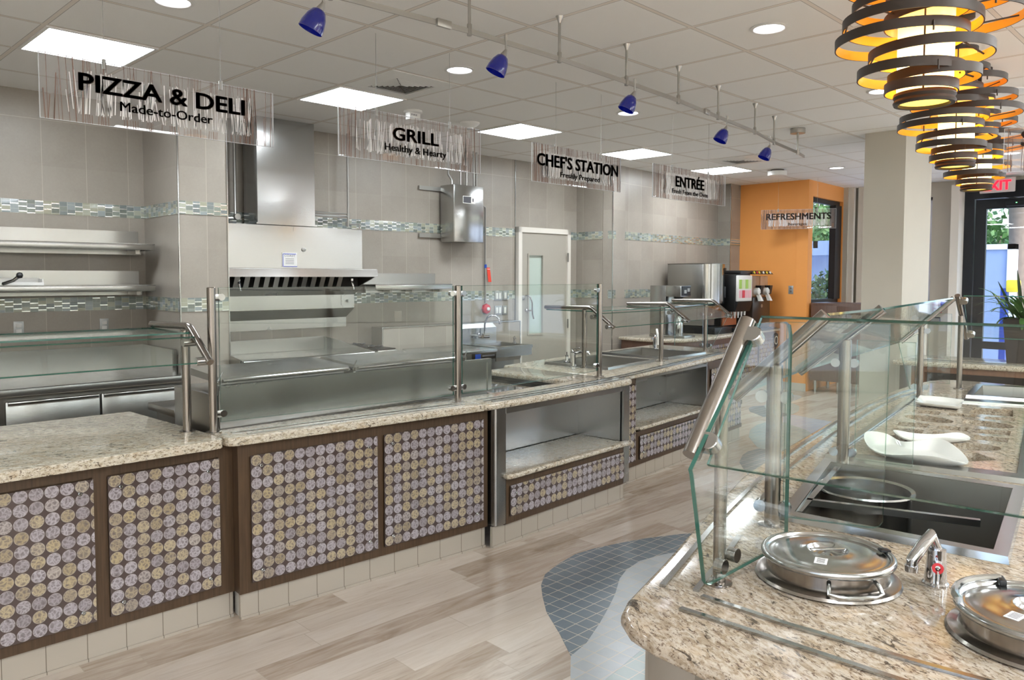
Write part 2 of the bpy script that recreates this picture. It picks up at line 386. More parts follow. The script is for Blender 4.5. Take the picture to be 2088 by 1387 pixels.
    def lathe(s, prof, c=(0, 0, 0), n=32, cap0=True, cap1=True, axis=None, close=False):
        # profile of (radius, height); axis: optional (dir vector) in the frame
        M = None
        if axis is not None:
            d = Vector(axis).normalized(); a = Vector((0, 0, 1)) if abs(d.z) < .9 else Vector((1, 0, 0)); x = d.cross(a).normalized(); y = d.cross(x); M = (x, y, d)
        rings = []
        for r_, h in prof:
            ring = []
            for k in range(n):
                ca, sa = math.cos(2*PI*k/n)*r_, math.sin(2*PI*k/n)*r_
                p = Vector(c)+(Vector((ca, sa, h)) if M is None else M[0]*ca+M[1]*sa+M[2]*h); ring.append(s.v(p))
            rings.append(ring)
        R_ = rings+([rings[0]] if close else [])
        for A, B in zip(R_, R_[1:]):
            for k in range(n): s.f([A[k], A[(k+1) % n], B[(k+1) % n], B[k]])
        if not close:
            if cap0: s.f(rings[0])
            if cap1: s.f(rings[-1])
        return s
    def pane(s, q, th):                          # quad a,b,c,d in the frame; thickness both ways; rim uses slot 1
        n = (Vector(q[1])-Vector(q[0])).cross(Vector(q[3])-Vector(q[0])).normalized()*th/2
        A = [s.v(Vector(p)-n) for p in q]; B = [s.v(Vector(p)+n) for p in q]
        m = len(q); C_ = [None, None]
        cen = sum((Vector(p) for p in q), Vector())/m; bw = .0022
        inn = []
        for i in range(m):
            p = Vector(q[i]); e1 = (Vector(q[(i+1) % m])-p).normalized(); e0 = (Vector(q[i-1])-p).normalized(); bis = (e0+e1)
            bis = bis.normalized() if bis.length > 1e-4 else (cen-p).normalized()
            if bis.dot(cen-p) < 0: bis = -bis
            inn.append(p+bis*bw*1.3)
        for sg, ring, k in ((-1, A, 0), (1, B, 1)):
            I = [s.v(p+n*sg) for p in inn]; s.mi = 0; s.f(I); s.mi = 2
            for i in range(m): s.f([ring[i], ring[(i+1) % m], I[(i+1) % m], I[i]])
        s.mi = 1
        for i in range(m): s.f([A[i], A[(i+1) % m], B[(i+1) % m], B[i]])
        s.mi = 0; return s
    def build(s, name, mat, parent=None, org=None, smooth=True, kind=None, normals=True, ang=35):
        org = org or (ORG[parent] if parent is not None else W0)
        bm = s.bm
        if normals: bmesh.ops.recalc_face_normals(bm, faces=bm.faces)
        for v in bm.verts: v.co = org.inv(v.co)
        me = bpy.data.meshes.new(name); bm.to_mesh(me); bm.free()
        if smooth:
            for p in me.polygons: p.use_smooth = True
            me.set_sharp_from_angle(angle=R(ang))
        for m in (mat if isinstance(mat, (list, tuple)) else [mat]): me.materials.append(m)
        o = bpy.data.objects.new(name, me); place(o, org, parent)
        if kind: o['kind'] = kind
        return o
ORG = {}
def place(o, org, parent):
    COL.objects.link(o)
    if parent is not None:
        p = ORG[parent]; l = p.inv((org.x, org.y, org.z)); o.parent = parent; o.location = l; o.rotation_euler = (0, 0, org.a-p.a)
    else: o.location = (org.x, org.y, org.z); o.rotation_euler = (0, 0, org.a)
    ORG[o] = org
def tag(o, label, cat, group=None):
    o['label'] = label; o['category'] = cat
    if group: o['group'] = group
    return o
def thing(name, label, cat, org=W0, group=None):
    o = bpy.data.objects.new(name, None); o.empty_display_size = .05; place(o, org, None); return tag(o, label, cat, group)
def struct(o): o['kind'] = 'structure'; return o
def dup(root, org, label, group=None):
    def cp(o, par):
        c = o.copy(); COL.objects.link(c)
        if par is not None: c.parent = par
        for ch in o.children: cp(ch, c)
        return c
    r = cp(root, None); r.location = (org.x, org.y, org.z); r.rotation_euler = (0, 0, org.a); ORG[r] = org
    r['label'] = label
    if group: r['group'] = group
    return r
def arc(c, r, a0, a1, n=8): return [(c[0]+r*math.cos(R(a0+(a1-a0)*i/n)), c[1]+r*math.sin(R(a0+(a1-a0)*i/n))) for i in range(n+1)]
def text_mb(s, w, h, fr, org3, ux, bold=0.0, depth=.004, align='FIT', font_space=1.0):
    """text mesh fitted to width w and cap height h; org3 lower-left in frame fr, ux unit along text in the frame (z up)"""
    cu = bpy.data.curves.new('t', 'FONT'); cu.body = s; cu.size = 1; cu.extrude = .5; cu.resolution_u = 3; cu.space_character = font_space
    ob = bpy.data.objects.new('t', cu); COL.objects.link(ob); dg = bpy.context.evaluated_depsgraph_get(); dg.update()
    me = bpy.data.meshes.new_from_object(ob.evaluated_get(dg)); bpy.data.objects.remove(ob); bpy.data.curves.remove(cu)
    xs = [v.co.x for v in me.vertices]; x0, x1 = min(xs), max(xs)
    cap = .70
    mb = MB(fr); U = Vector((ux[0], ux[1], 0)).normalized(); N = Vector((U.y, -U.x, 0))
    idx = []
    bo = bold*h
    for sx, sz in (((0, 0),) if not bold else ((-1, -.6), (1, -.6), (-1, .6), (1, .6), (0, 0))):
        idx = []
        for v in me.vertices:
            a = (v.co.x-x0)/(x1-x0)*(w-2*bo)+bo+sx*bo; b = v.co.y/cap*h+sz*bo
            p = Vector(org3)+U*a+Vector((0, 0, b))+N*(v.co.z*depth); idx.append(mb.v(p))
        for p in me.polygons: mb.f([idx[i] for i in p.vertices])
    bpy.data.meshes.remove(me); return mb

# ================================================================== ROOM
KA = -2.005
K = Fr(0, 6.52, KA)                                   # kitchen wall line; distance out of it = -y
struct(MB().poly([(-3.2, -4.6, 0), (12.2, -4.6, 0), (12.2, 6.8, 0), (-3.2, 6.8, 0)]).build('floor', FLOORM, smooth=False))
fl = bpy.data.objects['floor']
def inl(pts, mat, z):
    MB().prism(pts, .0005, z).build('tile_inlay', mat, fl, smooth=False)
inl([(2.458,2.061),(2.579,2.227),(2.708,2.424),(2.83,2.56),(2.93,2.66),(3.05,2.74),(3.197,2.785),(3.399,2.82),(3.551,2.80),(3.729,2.751),(3.898,2.693),(4.121,2.583),(4.40,2.40),(4.2,2.2),(3.9,2.40),(3.743,2.462),(3.572,2.496),(3.412,2.47),(3.285,2.421),(3.106,2.316),(2.956,2.243),(2.793,2.169),(2.597,2.089)], INDARK, .0022)
inl([(2.458,2.061),(2.597,2.089),(2.793,2.169),(2.956,2.243),(3.106,2.316),(3.285,2.421),(3.412,2.47),(3.572,2.496),(3.743,2.462),(3.9,2.40),(4.2,2.2),(4.4,1.9),(3.9,1.5),(3.3,1.55),(2.851,1.90),(2.495,1.85),(2.25,1.82),(2.30,1.93)], INLIGHT, .0016)
inl([(2.25,1.82),(2.495,1.85),(2.85,1.90),(3.1,1.6),(2.6,1.3),(2.1,1.2),(1.9,1.5)], INTEAL, .0012)
inl([(5.3,2.5),(5.6,2.85),(5.89,3.084),(6.1,3.24),(6.37,3.354),(6.541,3.39),(6.72,3.38),(6.74,3.3),(6.6,3.1),(6.2,2.7)], INDARK, .0022)
inl([(5.3,2.5),(6.2,2.7),(6.725,3.312),(6.78,3.422),(7.01,3.597),(7.15,3.70),(7.282,3.763),(7.42,3.83),(7.565,3.884),(7.796,3.94),(8.009,3.951),(8.145,3.814),(7.915,3.464),(7.3,2.9),(6.5,2.1)], INTEAL, .0018)
inl([(8.145,3.814),(8.525,3.994),(8.672,3.93),(8.6,3.7),(8.56,3.478),(8.5,3.2),(7.8,2.6),(7.3,2.9),(7.915,3.464)], INLAV, .0014)
inl([(8.30,4.12),(8.419,4.268),(8.5,4.39),(8.649,4.481),(8.75,4.53),(8.866,4.545),(9.027,4.481),(8.807,4.324),(8.68,4.15),(8.70,3.987),(8.62,3.95),(8.468,3.967)], INDARK, .0024)
inl([(9.027,4.481),(9.2,4.52),(9.418,4.489),(9.5,4.40),(9.429,4.276),(9.3,4.15),(9.146,4.077),(8.95,4.0),(8.70,3.96),(8.68,4.15),(8.807,4.324)], INTEAL, .0020)
inl([(9.385,4.523),(9.55,4.66),(9.709,4.731),(9.9,4.76),(10.044,4.737),(10.15,4.65),(10.142,4.525),(10.05,4.45),(9.919,4.412),(9.7,4.38),(9.518,4.389)], INLIGHT, .0020)
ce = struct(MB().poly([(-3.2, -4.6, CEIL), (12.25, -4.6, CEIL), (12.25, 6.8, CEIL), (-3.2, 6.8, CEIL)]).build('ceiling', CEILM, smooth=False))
# kitchen wall
struct(MB(K).wall(-3.3, 7.53, -.12, 0, 0, CEIL).build('wall_back', TILEX))
wb_ = bpy.data.objects['wall_back']
def band(fr, u0, u1, parent, mat, d=0.0):
    for z0, z1 in ((2.050, 2.147), (1.334, 1.436)):
        MB(fr).wall(u0, u1, d, d+.004, z0, z1).build('mosaic_band', mat, parent, smooth=False)
band(K, -3.3, 2.39, wb_, MOSX); band(K, 2.755, 6.475, wb_, MOSX); band(K, 7.375, 7.53, wb_, MOSX)
MB(K).wall(6.462, 6.474, 0, .006, 0, CEIL).build('edge_strip', STEELB, wb_)
MB(K).wall(6.474, 7.37, 0, .01, 2.17, CEIL).build('tile_header', TILEX, wb_) if False else None
# chimney pier
pier = struct(MB(K).wall(2.39, 2.755, 0, .72, 0, CEIL).build('wall_pier', TILEX))
for z0, z1 in ((2.050, 2.147), (1.334, 1.436)):
    MB(K).wall(2.392, 2.753, .72, .724, z0, z1).build('mosaic_band', MOSX, pier, smooth=False)
    MB(K).wall(2.386, 2.39, .002, .718, z0, z1).build('mosaic_band', MOSY, pier, smooth=False)
for u in (2.388, 2.753):
    MB(K).wall(u-.004, u+.004, .715, .726, 0, CEIL).build('corner_strip', STEELB, pier)
# stepped wall beyond the door, wall with the beverage counter, orange walls
def wallseg(name, A, B, mat, z0=0, z1=CEIL, th=.12, par=None, side=1):
    fr = frab(A, B); L = math.hypot(B[0]-A[0], B[1]-A[1])
    mb = MB(fr).box(0, L, 0, th*side, z0, z1) if side > 0 else MB(fr).box(0, L, th*side, 0, z0, z1)
    return fr, L, mb
def wallstruct(name, A, B, mat, **k):
    fr, L, mb = wallseg(name, A, B, mat, **k); return fr, L, struct(mb.build(name, mat))
# face looks toward -X: run from far Y to near Y so the body lies on +X side
fr, L, w = wallstruct('wall_step', (7.53, 5.70), (7.53, 6.40), TILEY, side=-1, th=.25)
for z0, z1 in ((2.050, 2.147), (1.334, 1.436)):
    MB().box(7.526, 7.53, 5.702, 6.255, z0, z1).build('mosaic_band', MOSY, w, smooth=False)
MB().box(7.524, 7.534, 5.694, 5.702, 0, CEIL).build('corner_strip', STEELB, w)
BV = frab((7.53, 5.70), (10.28, 5.865)); Lb = 2.755
w = struct(MB(BV).box(0, Lb, 0, .14, 0, CEIL).build('wall_beverage', TILEX))
for z0, z1 in ((2.050, 2.147), (1.334, 1.436)):
    MB(BV).box(0.004, Lb, -.004, 0, z0, z1).build('mosaic_band', MOSX, w, smooth=False)
w = struct(MB().prism([(10.28, 5.98), (10.28, 5.865), (10.25, 5.645), (10.55, 5.655), (10.55, 5.98)], 0, CEIL).build('wall_pilaster', TILEY))
for z0, z1 in ((2.050, 2.147), (1.334, 1.436)):
    MB().prism([(10.276, 5.865), (10.246, 5.641), (10.55, 5.651), (10.55, 5.66), (10.252, 5.65), (10.282, 5.865)], z0, z1).build('mosaic_band', MOSY, w, smooth=False)
MB().box(10.243, 10.252, 5.638, 5.648, 0, CEIL).build('corner_strip', STEELB, w)
wo_ = struct(MB().box(10.55, 10.67, 4.63, 5.66, 0, CEIL).build('wall_orange_left', ORANGEW))
OW = frab((10.55, 4.63), (11.95, 4.693))
wm = MB(OW)
wm.box(0, .155, 0, .16, 0, CEIL).box(1.34, 1.41, 0, .16, 0, CEIL).box(.155, 1.34, 0, .16, 0, 1.215).box(.155, 1.34, 0, .16, 2.72, CEIL)
struct(wm.build('wall_orange_right', ORANGEW))
MB().box(10.54, 10.55, 4.62, 5.65, 0, .11).build('baseboard', BASEB, wo_)
# window 1 in the orange wall
wi = struct(MB(OW).box(.155, 1.34, .05, .11, 1.215, 1.275).box(.155, 1.34, .05, .11, 2.655, 2.72).box(.155, .19, .05, .11, 1.27, 2.66).box(1.10, 1.34, .02, .11, 1.27, 2.66).build('window_1', FRAMEBK))
MB(OW).pane([(.18, .08, 1.27), (1.11, .08, 1.27), (1.11, .08, 2.66), (.18, .08, 2.66)], .006).build('window_pane', [WGLASS, GEDGE, WGLASS], wi)
# wall right (x about 12.1) with window 2 and the glazed entrance
mb = MB()
mb.box(12.1, 12.25, 4.42, 4.72, 0, CEIL).box(12.1, 12.25, 3.16, 3.52, 0, CEIL).box(12.1, 12.25, 3.52, 4.42, 2.73, CEIL).box(12.1, 12.25, 3.52, 4.42, 0, 1.22)
mb.box(12.1, 12.25, -4.6, 3.16, 2.88, CEIL).box(11.9, 12.1, 4.62, 4.72, 0, CEIL)
wr = struct(mb.build('wall_right', BEIGE))
struct(MB().box(11.80, 12.1, 3.10, 3.20, 0, 2.85).box(12.02, 12.1, 4.38, 4.52, 0, CEIL).box(11.94, 12.0, 4.55, 4.70, 0, CEIL).build('trim_1', WHITEPT))
wi = struct(MB().box(12.14, 12.2, 4.37, 4.42, 1.22, 2.73).box(12.14, 12.2, 3.52, 3.57, 1.22, 2.73).box(12.14, 12.2, 3.52, 4.42, 1.22, 1.26).box(12.14, 12.2, 3.52, 4.42, 2.69, 2.73).build('window_2', STUCCOW))
MB().pane([(12.17, 3.56, 1.25), (12.17, 4.38, 1.25), (12.17, 4.38, 2.7), (12.17, 3.56, 2.7)], .006).build('window_pane', [WGLASS, GEDGE, WGLASS], wi)
# glazed entrance, dark frame (door_2) and the storefront beyond it
dd = struct(MB().box(12.05, 12.2, 2.98, 3.10, 0, 2.88).box(12.05, 12.2, 1.74, 2.98, 2.66, 2.88).box(12.05, 12.2, 1.62, 1.74, 0, 2.88).build('door_2', FRAMEBK))
lf = MB().box(12.08, 12.14, 2.84, 2.97, .02, 2.65).box(12.08, 12.14, 1.75, 1.85, .02, 2.65).box(12.08, 12.14, 1.85, 2.84, 2.52, 2.65).box(12.08, 12.14, 1.85, 2.84, .62, .72).box(12.08, 12.14, 1.85, 2.84, .02, .15).build('door_leaf', FRAMEBK, dd)
MB().pane([(12.11, 1.84, .14), (12.11, 2.85, .14), (12.11, 2.85, 2.53), (12.11, 1.84, 2.53)], .006).build('door_pane', [WGLASS, GEDGE, WGLASS], lf)
MB().box(12.0, 12.08, 2.15, 2.60, 2.54, 2.62, .005).tube([(12.0, 2.3, 2.60), (11.93, 2.6, 2.66), (12.04, 2.85, 2.67)], .01, 8).build('door_closer', FRAMEBK, dd)
MB().box(11.998, 12.002, 2.47, 2.485, 2.575, 2.585).build('indicator_light', GREENLED, dd)
mb = MB()
for y in (1.60, .2, -1.2, -2.6, -4.0): mb.box(12.08, 12.2, y-.05, y, 0, 2.88)
mb.box(12.08, 12.2, -4.6, 1.6, 0, .1).box(12.08, 12.2, -4.6, 1.6, 2.78, 2.88)
wi = struct(mb.build('window_3', FRAMEBK))
MB().pane([(12.14, -4.5, .1), (12.14, 1.58, .1), (12.14, 1.58, 2.8), (12.14, -4.5, 2.8)], .006).build('window_pane', [WGLASS, GEDGE, WGLASS], wi)
# enclosing walls out of view; openings added in the left wall let daylight in
mb = MB().box(-3.3, -3.2, -4.6, 7, 0, .7).box(-3.3, -3.2, -4.6, 7, 2.75, CEIL)
for a, b in ((-4.6, -4.0), (-1.7, -1.3), (1.0, 7.0)): mb.box(-3.3, -3.2, a, b, .7, 2.75)
struct(mb.build('wall_left', WHITEPT))
mb = MB().box(-3.3, 12.2, -4.7, -4.6, 0, CEIL)
struct(mb.build('wall_front', WHITEPT))
# beige column
col = MB().box(7.55, 8.30, 2.43, 2.79, 0, CEIL).build('column', BEIGE); struct(col)
MB().box(7.54, 8.31, 2.42, 2.80, 0, .11).build('baseboard', BASEB, col)
# service door, door_1
dr = struct(MB(K).wall(6.48, 6.535, 0, .05, 0, 2.17).wall(7.315, 7.37, 0, .05, 0, 2.17).wall(6.48, 7.37, 0, .05, 2.11, 2.17).build('door_1', DOORF))
lf = MB(K).wall(6.535, 6.655, .008, .03, 0, 2.11).wall(6.895, 7.315, .008, .03, 0, 2.11).wall(6.655, 6.895, .008, .03, 1.85, 2.11).wall(6.655, 6.895, .008, .03, 0, .92).build('door_leaf', DOORP, dr)
MB(K).wall(6.64, 6.66, .03, .042, .905, 1.865).wall(6.89, 6.91, .03, .042, .905, 1.865).wall(6.66, 6.89, .03, .042, 1.845, 1.865).wall(6.66, 6.89, .03, .042, .905, .925).build('window_surround', DOORP, lf)
VIS = simple('door_lite', 'b9c8c0', .15, coat=.5)
MB(K).wall(6.655, 6.895, .004, .012, .92, 1.85).build('vision_lite', VIS, lf)
hp = [(6.615, -.03, 1.375), (6.615, -.075, 1.375), (6.635, -.09, 1.35), (6.66, -.09, 1.29), (6.665, -.085, 1.22), (6.675, -.08, 1.15), (6.69, -.085, 1.10)]
MB(K).tube(hp, .009, 10).tube([(6.615, -.03, 1.20), (6.615, -.08, 1.20), (6.655, -.088, 1.20)], .009, 10).lathe([(.016, 0), (.018, .02), (.005, .03)], (6.615, -.03, 1.20), 14, axis=(0, -1, 0)).build('pull_handle', CHROME, dr)
MB(K).lathe([(.026, 0), (.026, .012), (.014, .02)], (6.565, -.03, 1.35), 18, axis=(0, -1, 0)).build('lock', IRON, dr)
for z in (1.83, 1.02, .25):
    MB(K).wall(7.305, 7.327, .05, .058, z-.055, z+.055).build('hinge', IRON, dr)

# baseboards / kick area already modelled per counter
# ================================================================== CEILING THINGS
GX, GY, GQ = 3.094, 4.120, .6096
def troffer(x, y, label):
    t = thing('troffer_light', label, 'ceiling light', Fr(x, y, 0, CEIL), 'square ceiling light panels')
    h = GQ/2-.012; mb = MB(Fr(x, y, 0, CEIL))
    mb.box(-h, h, -h, -h+.018, -.008, -.0002).box(-h, h, h-.018, h, -.008, -.0002).box(-h, -h+.018, -h+.018, h-.018, -.008, -.0002).box(h-.018, h, -h+.018, h-.018, -.008, -.0002)
    mb.build('frame', WHITEP, t)
    MB(Fr(x, y, 0, CEIL)).box(-h+.018, h-.018, -h+.018, h-.018, -.005, -.0015).build('diffuser', LIGHTP, t, smooth=False)
    return t
names = ['square ceiling light panel above the pizza and deli sign', 'square ceiling light panel just left of the grill sign', 'square ceiling light panel above the gap between the grill and chef signs', 'square ceiling light panel between the chef and entree signs', 'farthest square ceiling light panel in the row, above the entree sign']
tr0 = troffer(GX+(-3+.5)*GQ, GY+1.5*GQ, names[0])
for k in range(1, 5): dup(tr0, Fr(GX+(3*(k-1)+.5)*GQ, GY+1.5*GQ, 0, CEIL), names[k])
k = 0
for yy in (-.5, -1.7, -2.9, -4.1):  # unseen panels added over the dining side to even out the light
    for xx in (-2.0, .1, 2.2, 4.3, 6.4, 8.5, 10.6):
        k += 1
        o = dup(tr0, Fr(GX+round((xx-GX)/GQ)*GQ+GQ/2, GY+round((yy-GY)/GQ)*GQ+GQ/2, 0, CEIL), 'added square ceiling light panel over the dining side, out of the picture, for even light', 'added fill ceiling lights')
o = dup(tr0, Fr(GX+(-6+.5)*GQ, GY+1.5*GQ, 0, CEIL), 'added square ceiling light panel over the pizza counter, left of the picture, for even light', 'added fill ceiling lights')  # row continued out of view, added for even light
def down(x, y, label, proto=[None]):
    fr = Fr(x, y, 0, CEIL)
    if proto[0] is None:
        t = thing('downlight', label, 'ceiling light', fr, 'round recessed downlights'); proto[0] = t
        MB(fr).lathe([(.078, -.0005), (.098, -.0005), (.100, -.005), (.082, -.008), (.078, -.004)], n=40, close=True).build('trim_ring', WHITEP, t)
        MB(fr).lathe([(.078, -.004), (.0781, -.0005)], n=40).build('lens', LIGHTD, t)
        return t
    return dup(proto[0], fr, label)
down(1.597, 3.88, 'round downlight cut by the top edge above the pizza sign')
down(3.41, 3.825, 'round downlight above the grill sign beside the ceiling vent')
down(5.255, 3.83, 'round downlight above the chef sign behind the blue spotlights')
down(4.004, 1.997, 'round downlight nearest the big ring pendants on open ceiling')
down(9.649, 3.897, 'small distant round downlight left of the beige column')
down(5.899, 2.076, 'round downlight half hidden behind the nearest ring pendant')
down(8.931, 1.944, 'small round downlight right of the farthest ring pendant')
down(9.81, 2.086, 'lower of two small downlights seen behind the farthest ring pendant')
# speaker
t = thing('ceiling_speaker', 'round white flush ceiling speaker behind the ring pendants', 'speaker', Fr(6.528, 1.426, 0, CEIL))
MB(ORG[t]).lathe([(.0, -.004), (.085, -.005), (.10, -.008), (.115, -.006), (.12, -.0005)], n=40, cap0=False).build('grille', WHITEP, t)
MB(ORG[t]).lathe([(.04, -.0051), (.043, -.0075), (.047, -.0051)], n=30, cap0=False, cap1=False).build('ring', GREYP, t)
# vents
VENTD = simple('vent_dark', '6c655e', .8)
def vent(i, j, label):
    fr = Fr(GX+(i+.5)*GQ, GY-(j+.5)*GQ, 0, CEIL); t = thing('ceiling_vent', label, 'vent', fr, 'square ceiling air vents'); h = GQ/2-.012
    mb = MB(fr)
    for s_ in (0, 1, 2, 3):
        f2 = Fr(fr.x, fr.y, 90*s_, CEIL)
        mb.fr = f2; mb.hexa([(-h, -h, -.004), (h, -h, -.004), (.17, -.17, -.012), (-.17, -.17, -.012), (-h, -h, -.0003), (h, -h, -.0003), (.17, -.17, -.0003), (-.17, -.17, -.0003)])
    mb.build('face_plate', WHITEP, t)
    MB(fr).box(-.17, .17, -.17, .17, -.003, -.0006).build('backing', VENTD, t)
    for s_ in range(4):
        mb = MB(Fr(fr.x, fr.y, 90*s_, CEIL))
        for k in range(6):
            a = .166-.027*k
            mb.hexa([(-a, -a-.003, -.012), (a, -a-.003, -.012), (a, -a+.001, -.012), (-a, -a+.001, -.012), (-a, -a-.016, -.003), (a, -a-.016, -.003), (a, -a-.013, -.003), (-a, -a-.013, -.003)])
        mb.build('louvre', WHITEP, t)
    return t
vent(0, -1, 'square slatted ceiling vent above the grill sign')
vent(8, -1, 'distant square slatted ceiling vent near the last blue spotlight')
# alarms
t = thing('fire_strobe', 'white fire alarm strobe on the ceiling above the grill sign', 'alarm', Fr(3.985, 5.036, 0, CEIL))
MB(ORG[t]).lathe([(.075, -.0005), (.075, -.018), (.06, -.022)], n=28, cap0=False).build('base', WHITEP, t)
MB(ORG[t]).box(-.055, .055, -.03, .03, -.075, -.020, .006).build('housing', WHITEP, t)
text_mb('FIRE', .06, .014, ORG[t], (-.04, -.0305, -.045), (1, 0, 0), depth=.001).build('lettering', GREYINK, t)
t = thing('smoke_detector', 'round white smoke detector right of the fire strobe', 'detector', Fr(4.631, 5.062, 0, CEIL))
MB(ORG[t]).lathe([(.085, -.0005), (.085, -.012), (.065, -.03), (.03, -.045), (.03, -.055)], n=30, cap0=False).build('body', WHITEP, t)
MB(ORG[t]).lathe([(.028, -.0555), (.0281, -.060)], n=20).build('sensor', GREYP, t)
t = thing('ceiling_sensor', 'wide white round ceiling unit above the refreshments sign', 'detector', Fr(9.315, 4.5, 0, CEIL))
MB(ORG[t]).lathe([(.08, -.0005), (.08, -.02), (.115, -.022), (.115, -.075), (.10, -.08)], n=30, cap0=False).build('body', WHITEP, t)
MB(ORG[t]).lathe([(.081, -.001), (.081, -.0215)], n=30, cap0=False, cap1=False).build('dark_neck', VENTD, t)

# ------------------------------------------------------------------ track with blue glass spotlights
ZTR = 2.72
pts = [(-.6, 3.1), (.6, 2.93), (1.35, 2.80), (1.85, 2.715), (2.44, 2.665), (3.077, 2.655), (3.711, 2.645), (4.325, 2.72), (4.958, 2.80), (5.656, 2.89), (6.212, 2.99), (6.6, 3.07), (7.104, 3.171)]
pts = [(-.6, 3.1), (.6, 2.93), (1.35, 2.80), (1.85, 2.72), (2.44, 2.68), (3.077, 2.68), (3.711, 2.719), (4.325, 2.762), (4.958, 2.841), (5.656, 2.922), (6.212, 3.036), (6.868, 3.13), (7.15, 3.19)]
trk = thing('light_track', 'long curving ceiling rail carrying the blue glass spotlights', 'track light rail', Fr(3.077, 2.68, 0, ZTR))
mb = MB()
for a, b in zip(pts, pts[1:]):
    f = frab(a, b); L = math.hypot(b[0]-a[0], b[1]-a[1]); mb.fr = f; mb.box(0, L, -.003, .003, ZTR-.012, ZTR+.012)
mb.build('rail', SATIN, trk)
mb = MB()
for a in ((3.077, 2.68), (3.711, 2.719), (4.325, 2.762), (4.958, 2.841), (5.656, 2.922), (6.212, 3.036), (2.45, 2.68), (1.75, 2.735)):
    f = Fr(a[0], a[1], 0, 0); MB(f).tube([(0, 0, ZTR-.02), (0, 0, CEIL-.03)], .0075, 10).lathe([(.0085, ZTR-.022), (.0115, ZTR-.02), (.0115, ZTR+.03), (.0085, ZTR+.035)], n=12).lathe([(.008, CEIL-.035), (.012, CEIL-.02), (.021, CEIL-.0005)], n=14).build('standoff', SATIN, trk)
f = Fr(6.868, 3.13, 0, 0); MB(f).tube([(0, 0, ZTR-.02), (0, 0, CEIL-.03)], .009, 10).lathe([(.065, CEIL-.045), (.065, CEIL-.0005)], n=28).lathe([(.02, ZTR-.018), (.02, ZTR+.022)], n=14).build('power_feed', SATIN, trk)
for a, b in (((2.26, 2.685), (2.34, 2.683)), ((4.72, 2.805), (4.80, 2.818))):
    f = frab(a, b); MB(f).box(0, .08, -.008, .008, ZTR-.017, ZTR+.017, .002).build('rail_connector', SATIN, trk)
def spot(x, y, tilt, hd, label, k=[None]):
    fr = Fr(x, y, hd, ZTR)
    if k[0]: return dup(k[0], fr, label)
    t = thing('blue_spotlight', label, 'spotlight', fr, 'blue glass spotlights on the track'); k[0] = t
    MB(fr).tube([(0, 0, .012), (0, 0, -.045)], .005, 10).lathe([(.008, .005), (.009, .034)], n=12).build('stem', SATIN, t)
    d = Vector((math.sin(R(tilt)), 0, -math.cos(R(tilt)))); o0 = Vector((0, 0, -.040))
    MB(fr).lathe([(.006, -.005), (.010, .008), (.016, .024), (.018, .034)], o0, 18, axis=d).build('socket', SATIN, t)
    MB(fr).lathe([(.016, .028), (.028, .036), (.040, .060), (.048, .092), (.050, .118), (.047, .118), (.045, .092), (.037, .062), (.025, .040), (.014, .032)], o0, 28, axis=d, close=True).build('glass_shade', BLUEG, t)
    MB(fr).lathe([(.014, .035), (.024, .060), (.020, .080)], o0, 18, axis=d).build('bulb', LIGHTS if False else GREYP, t)
    return t
spot(1.72, 2.74, 26, 140, 'largest blue glass spotlight, at the top edge above the pizza sign')
spot(2.682, 2.675, 30, 140, 'blue glass spotlight second nearest, above the grill sign')
spot(3.80, 2.725, 34, 140, 'blue glass spotlight in front of the round downlight above the chef sign')
spot(5.117, 2.86, 36, 140, 'blue glass spotlight fourth along the track, above the entree sign')
spot(6.10, 3.015, 36, 140, 'farthest and smallest blue glass spotlight at the end of the track')

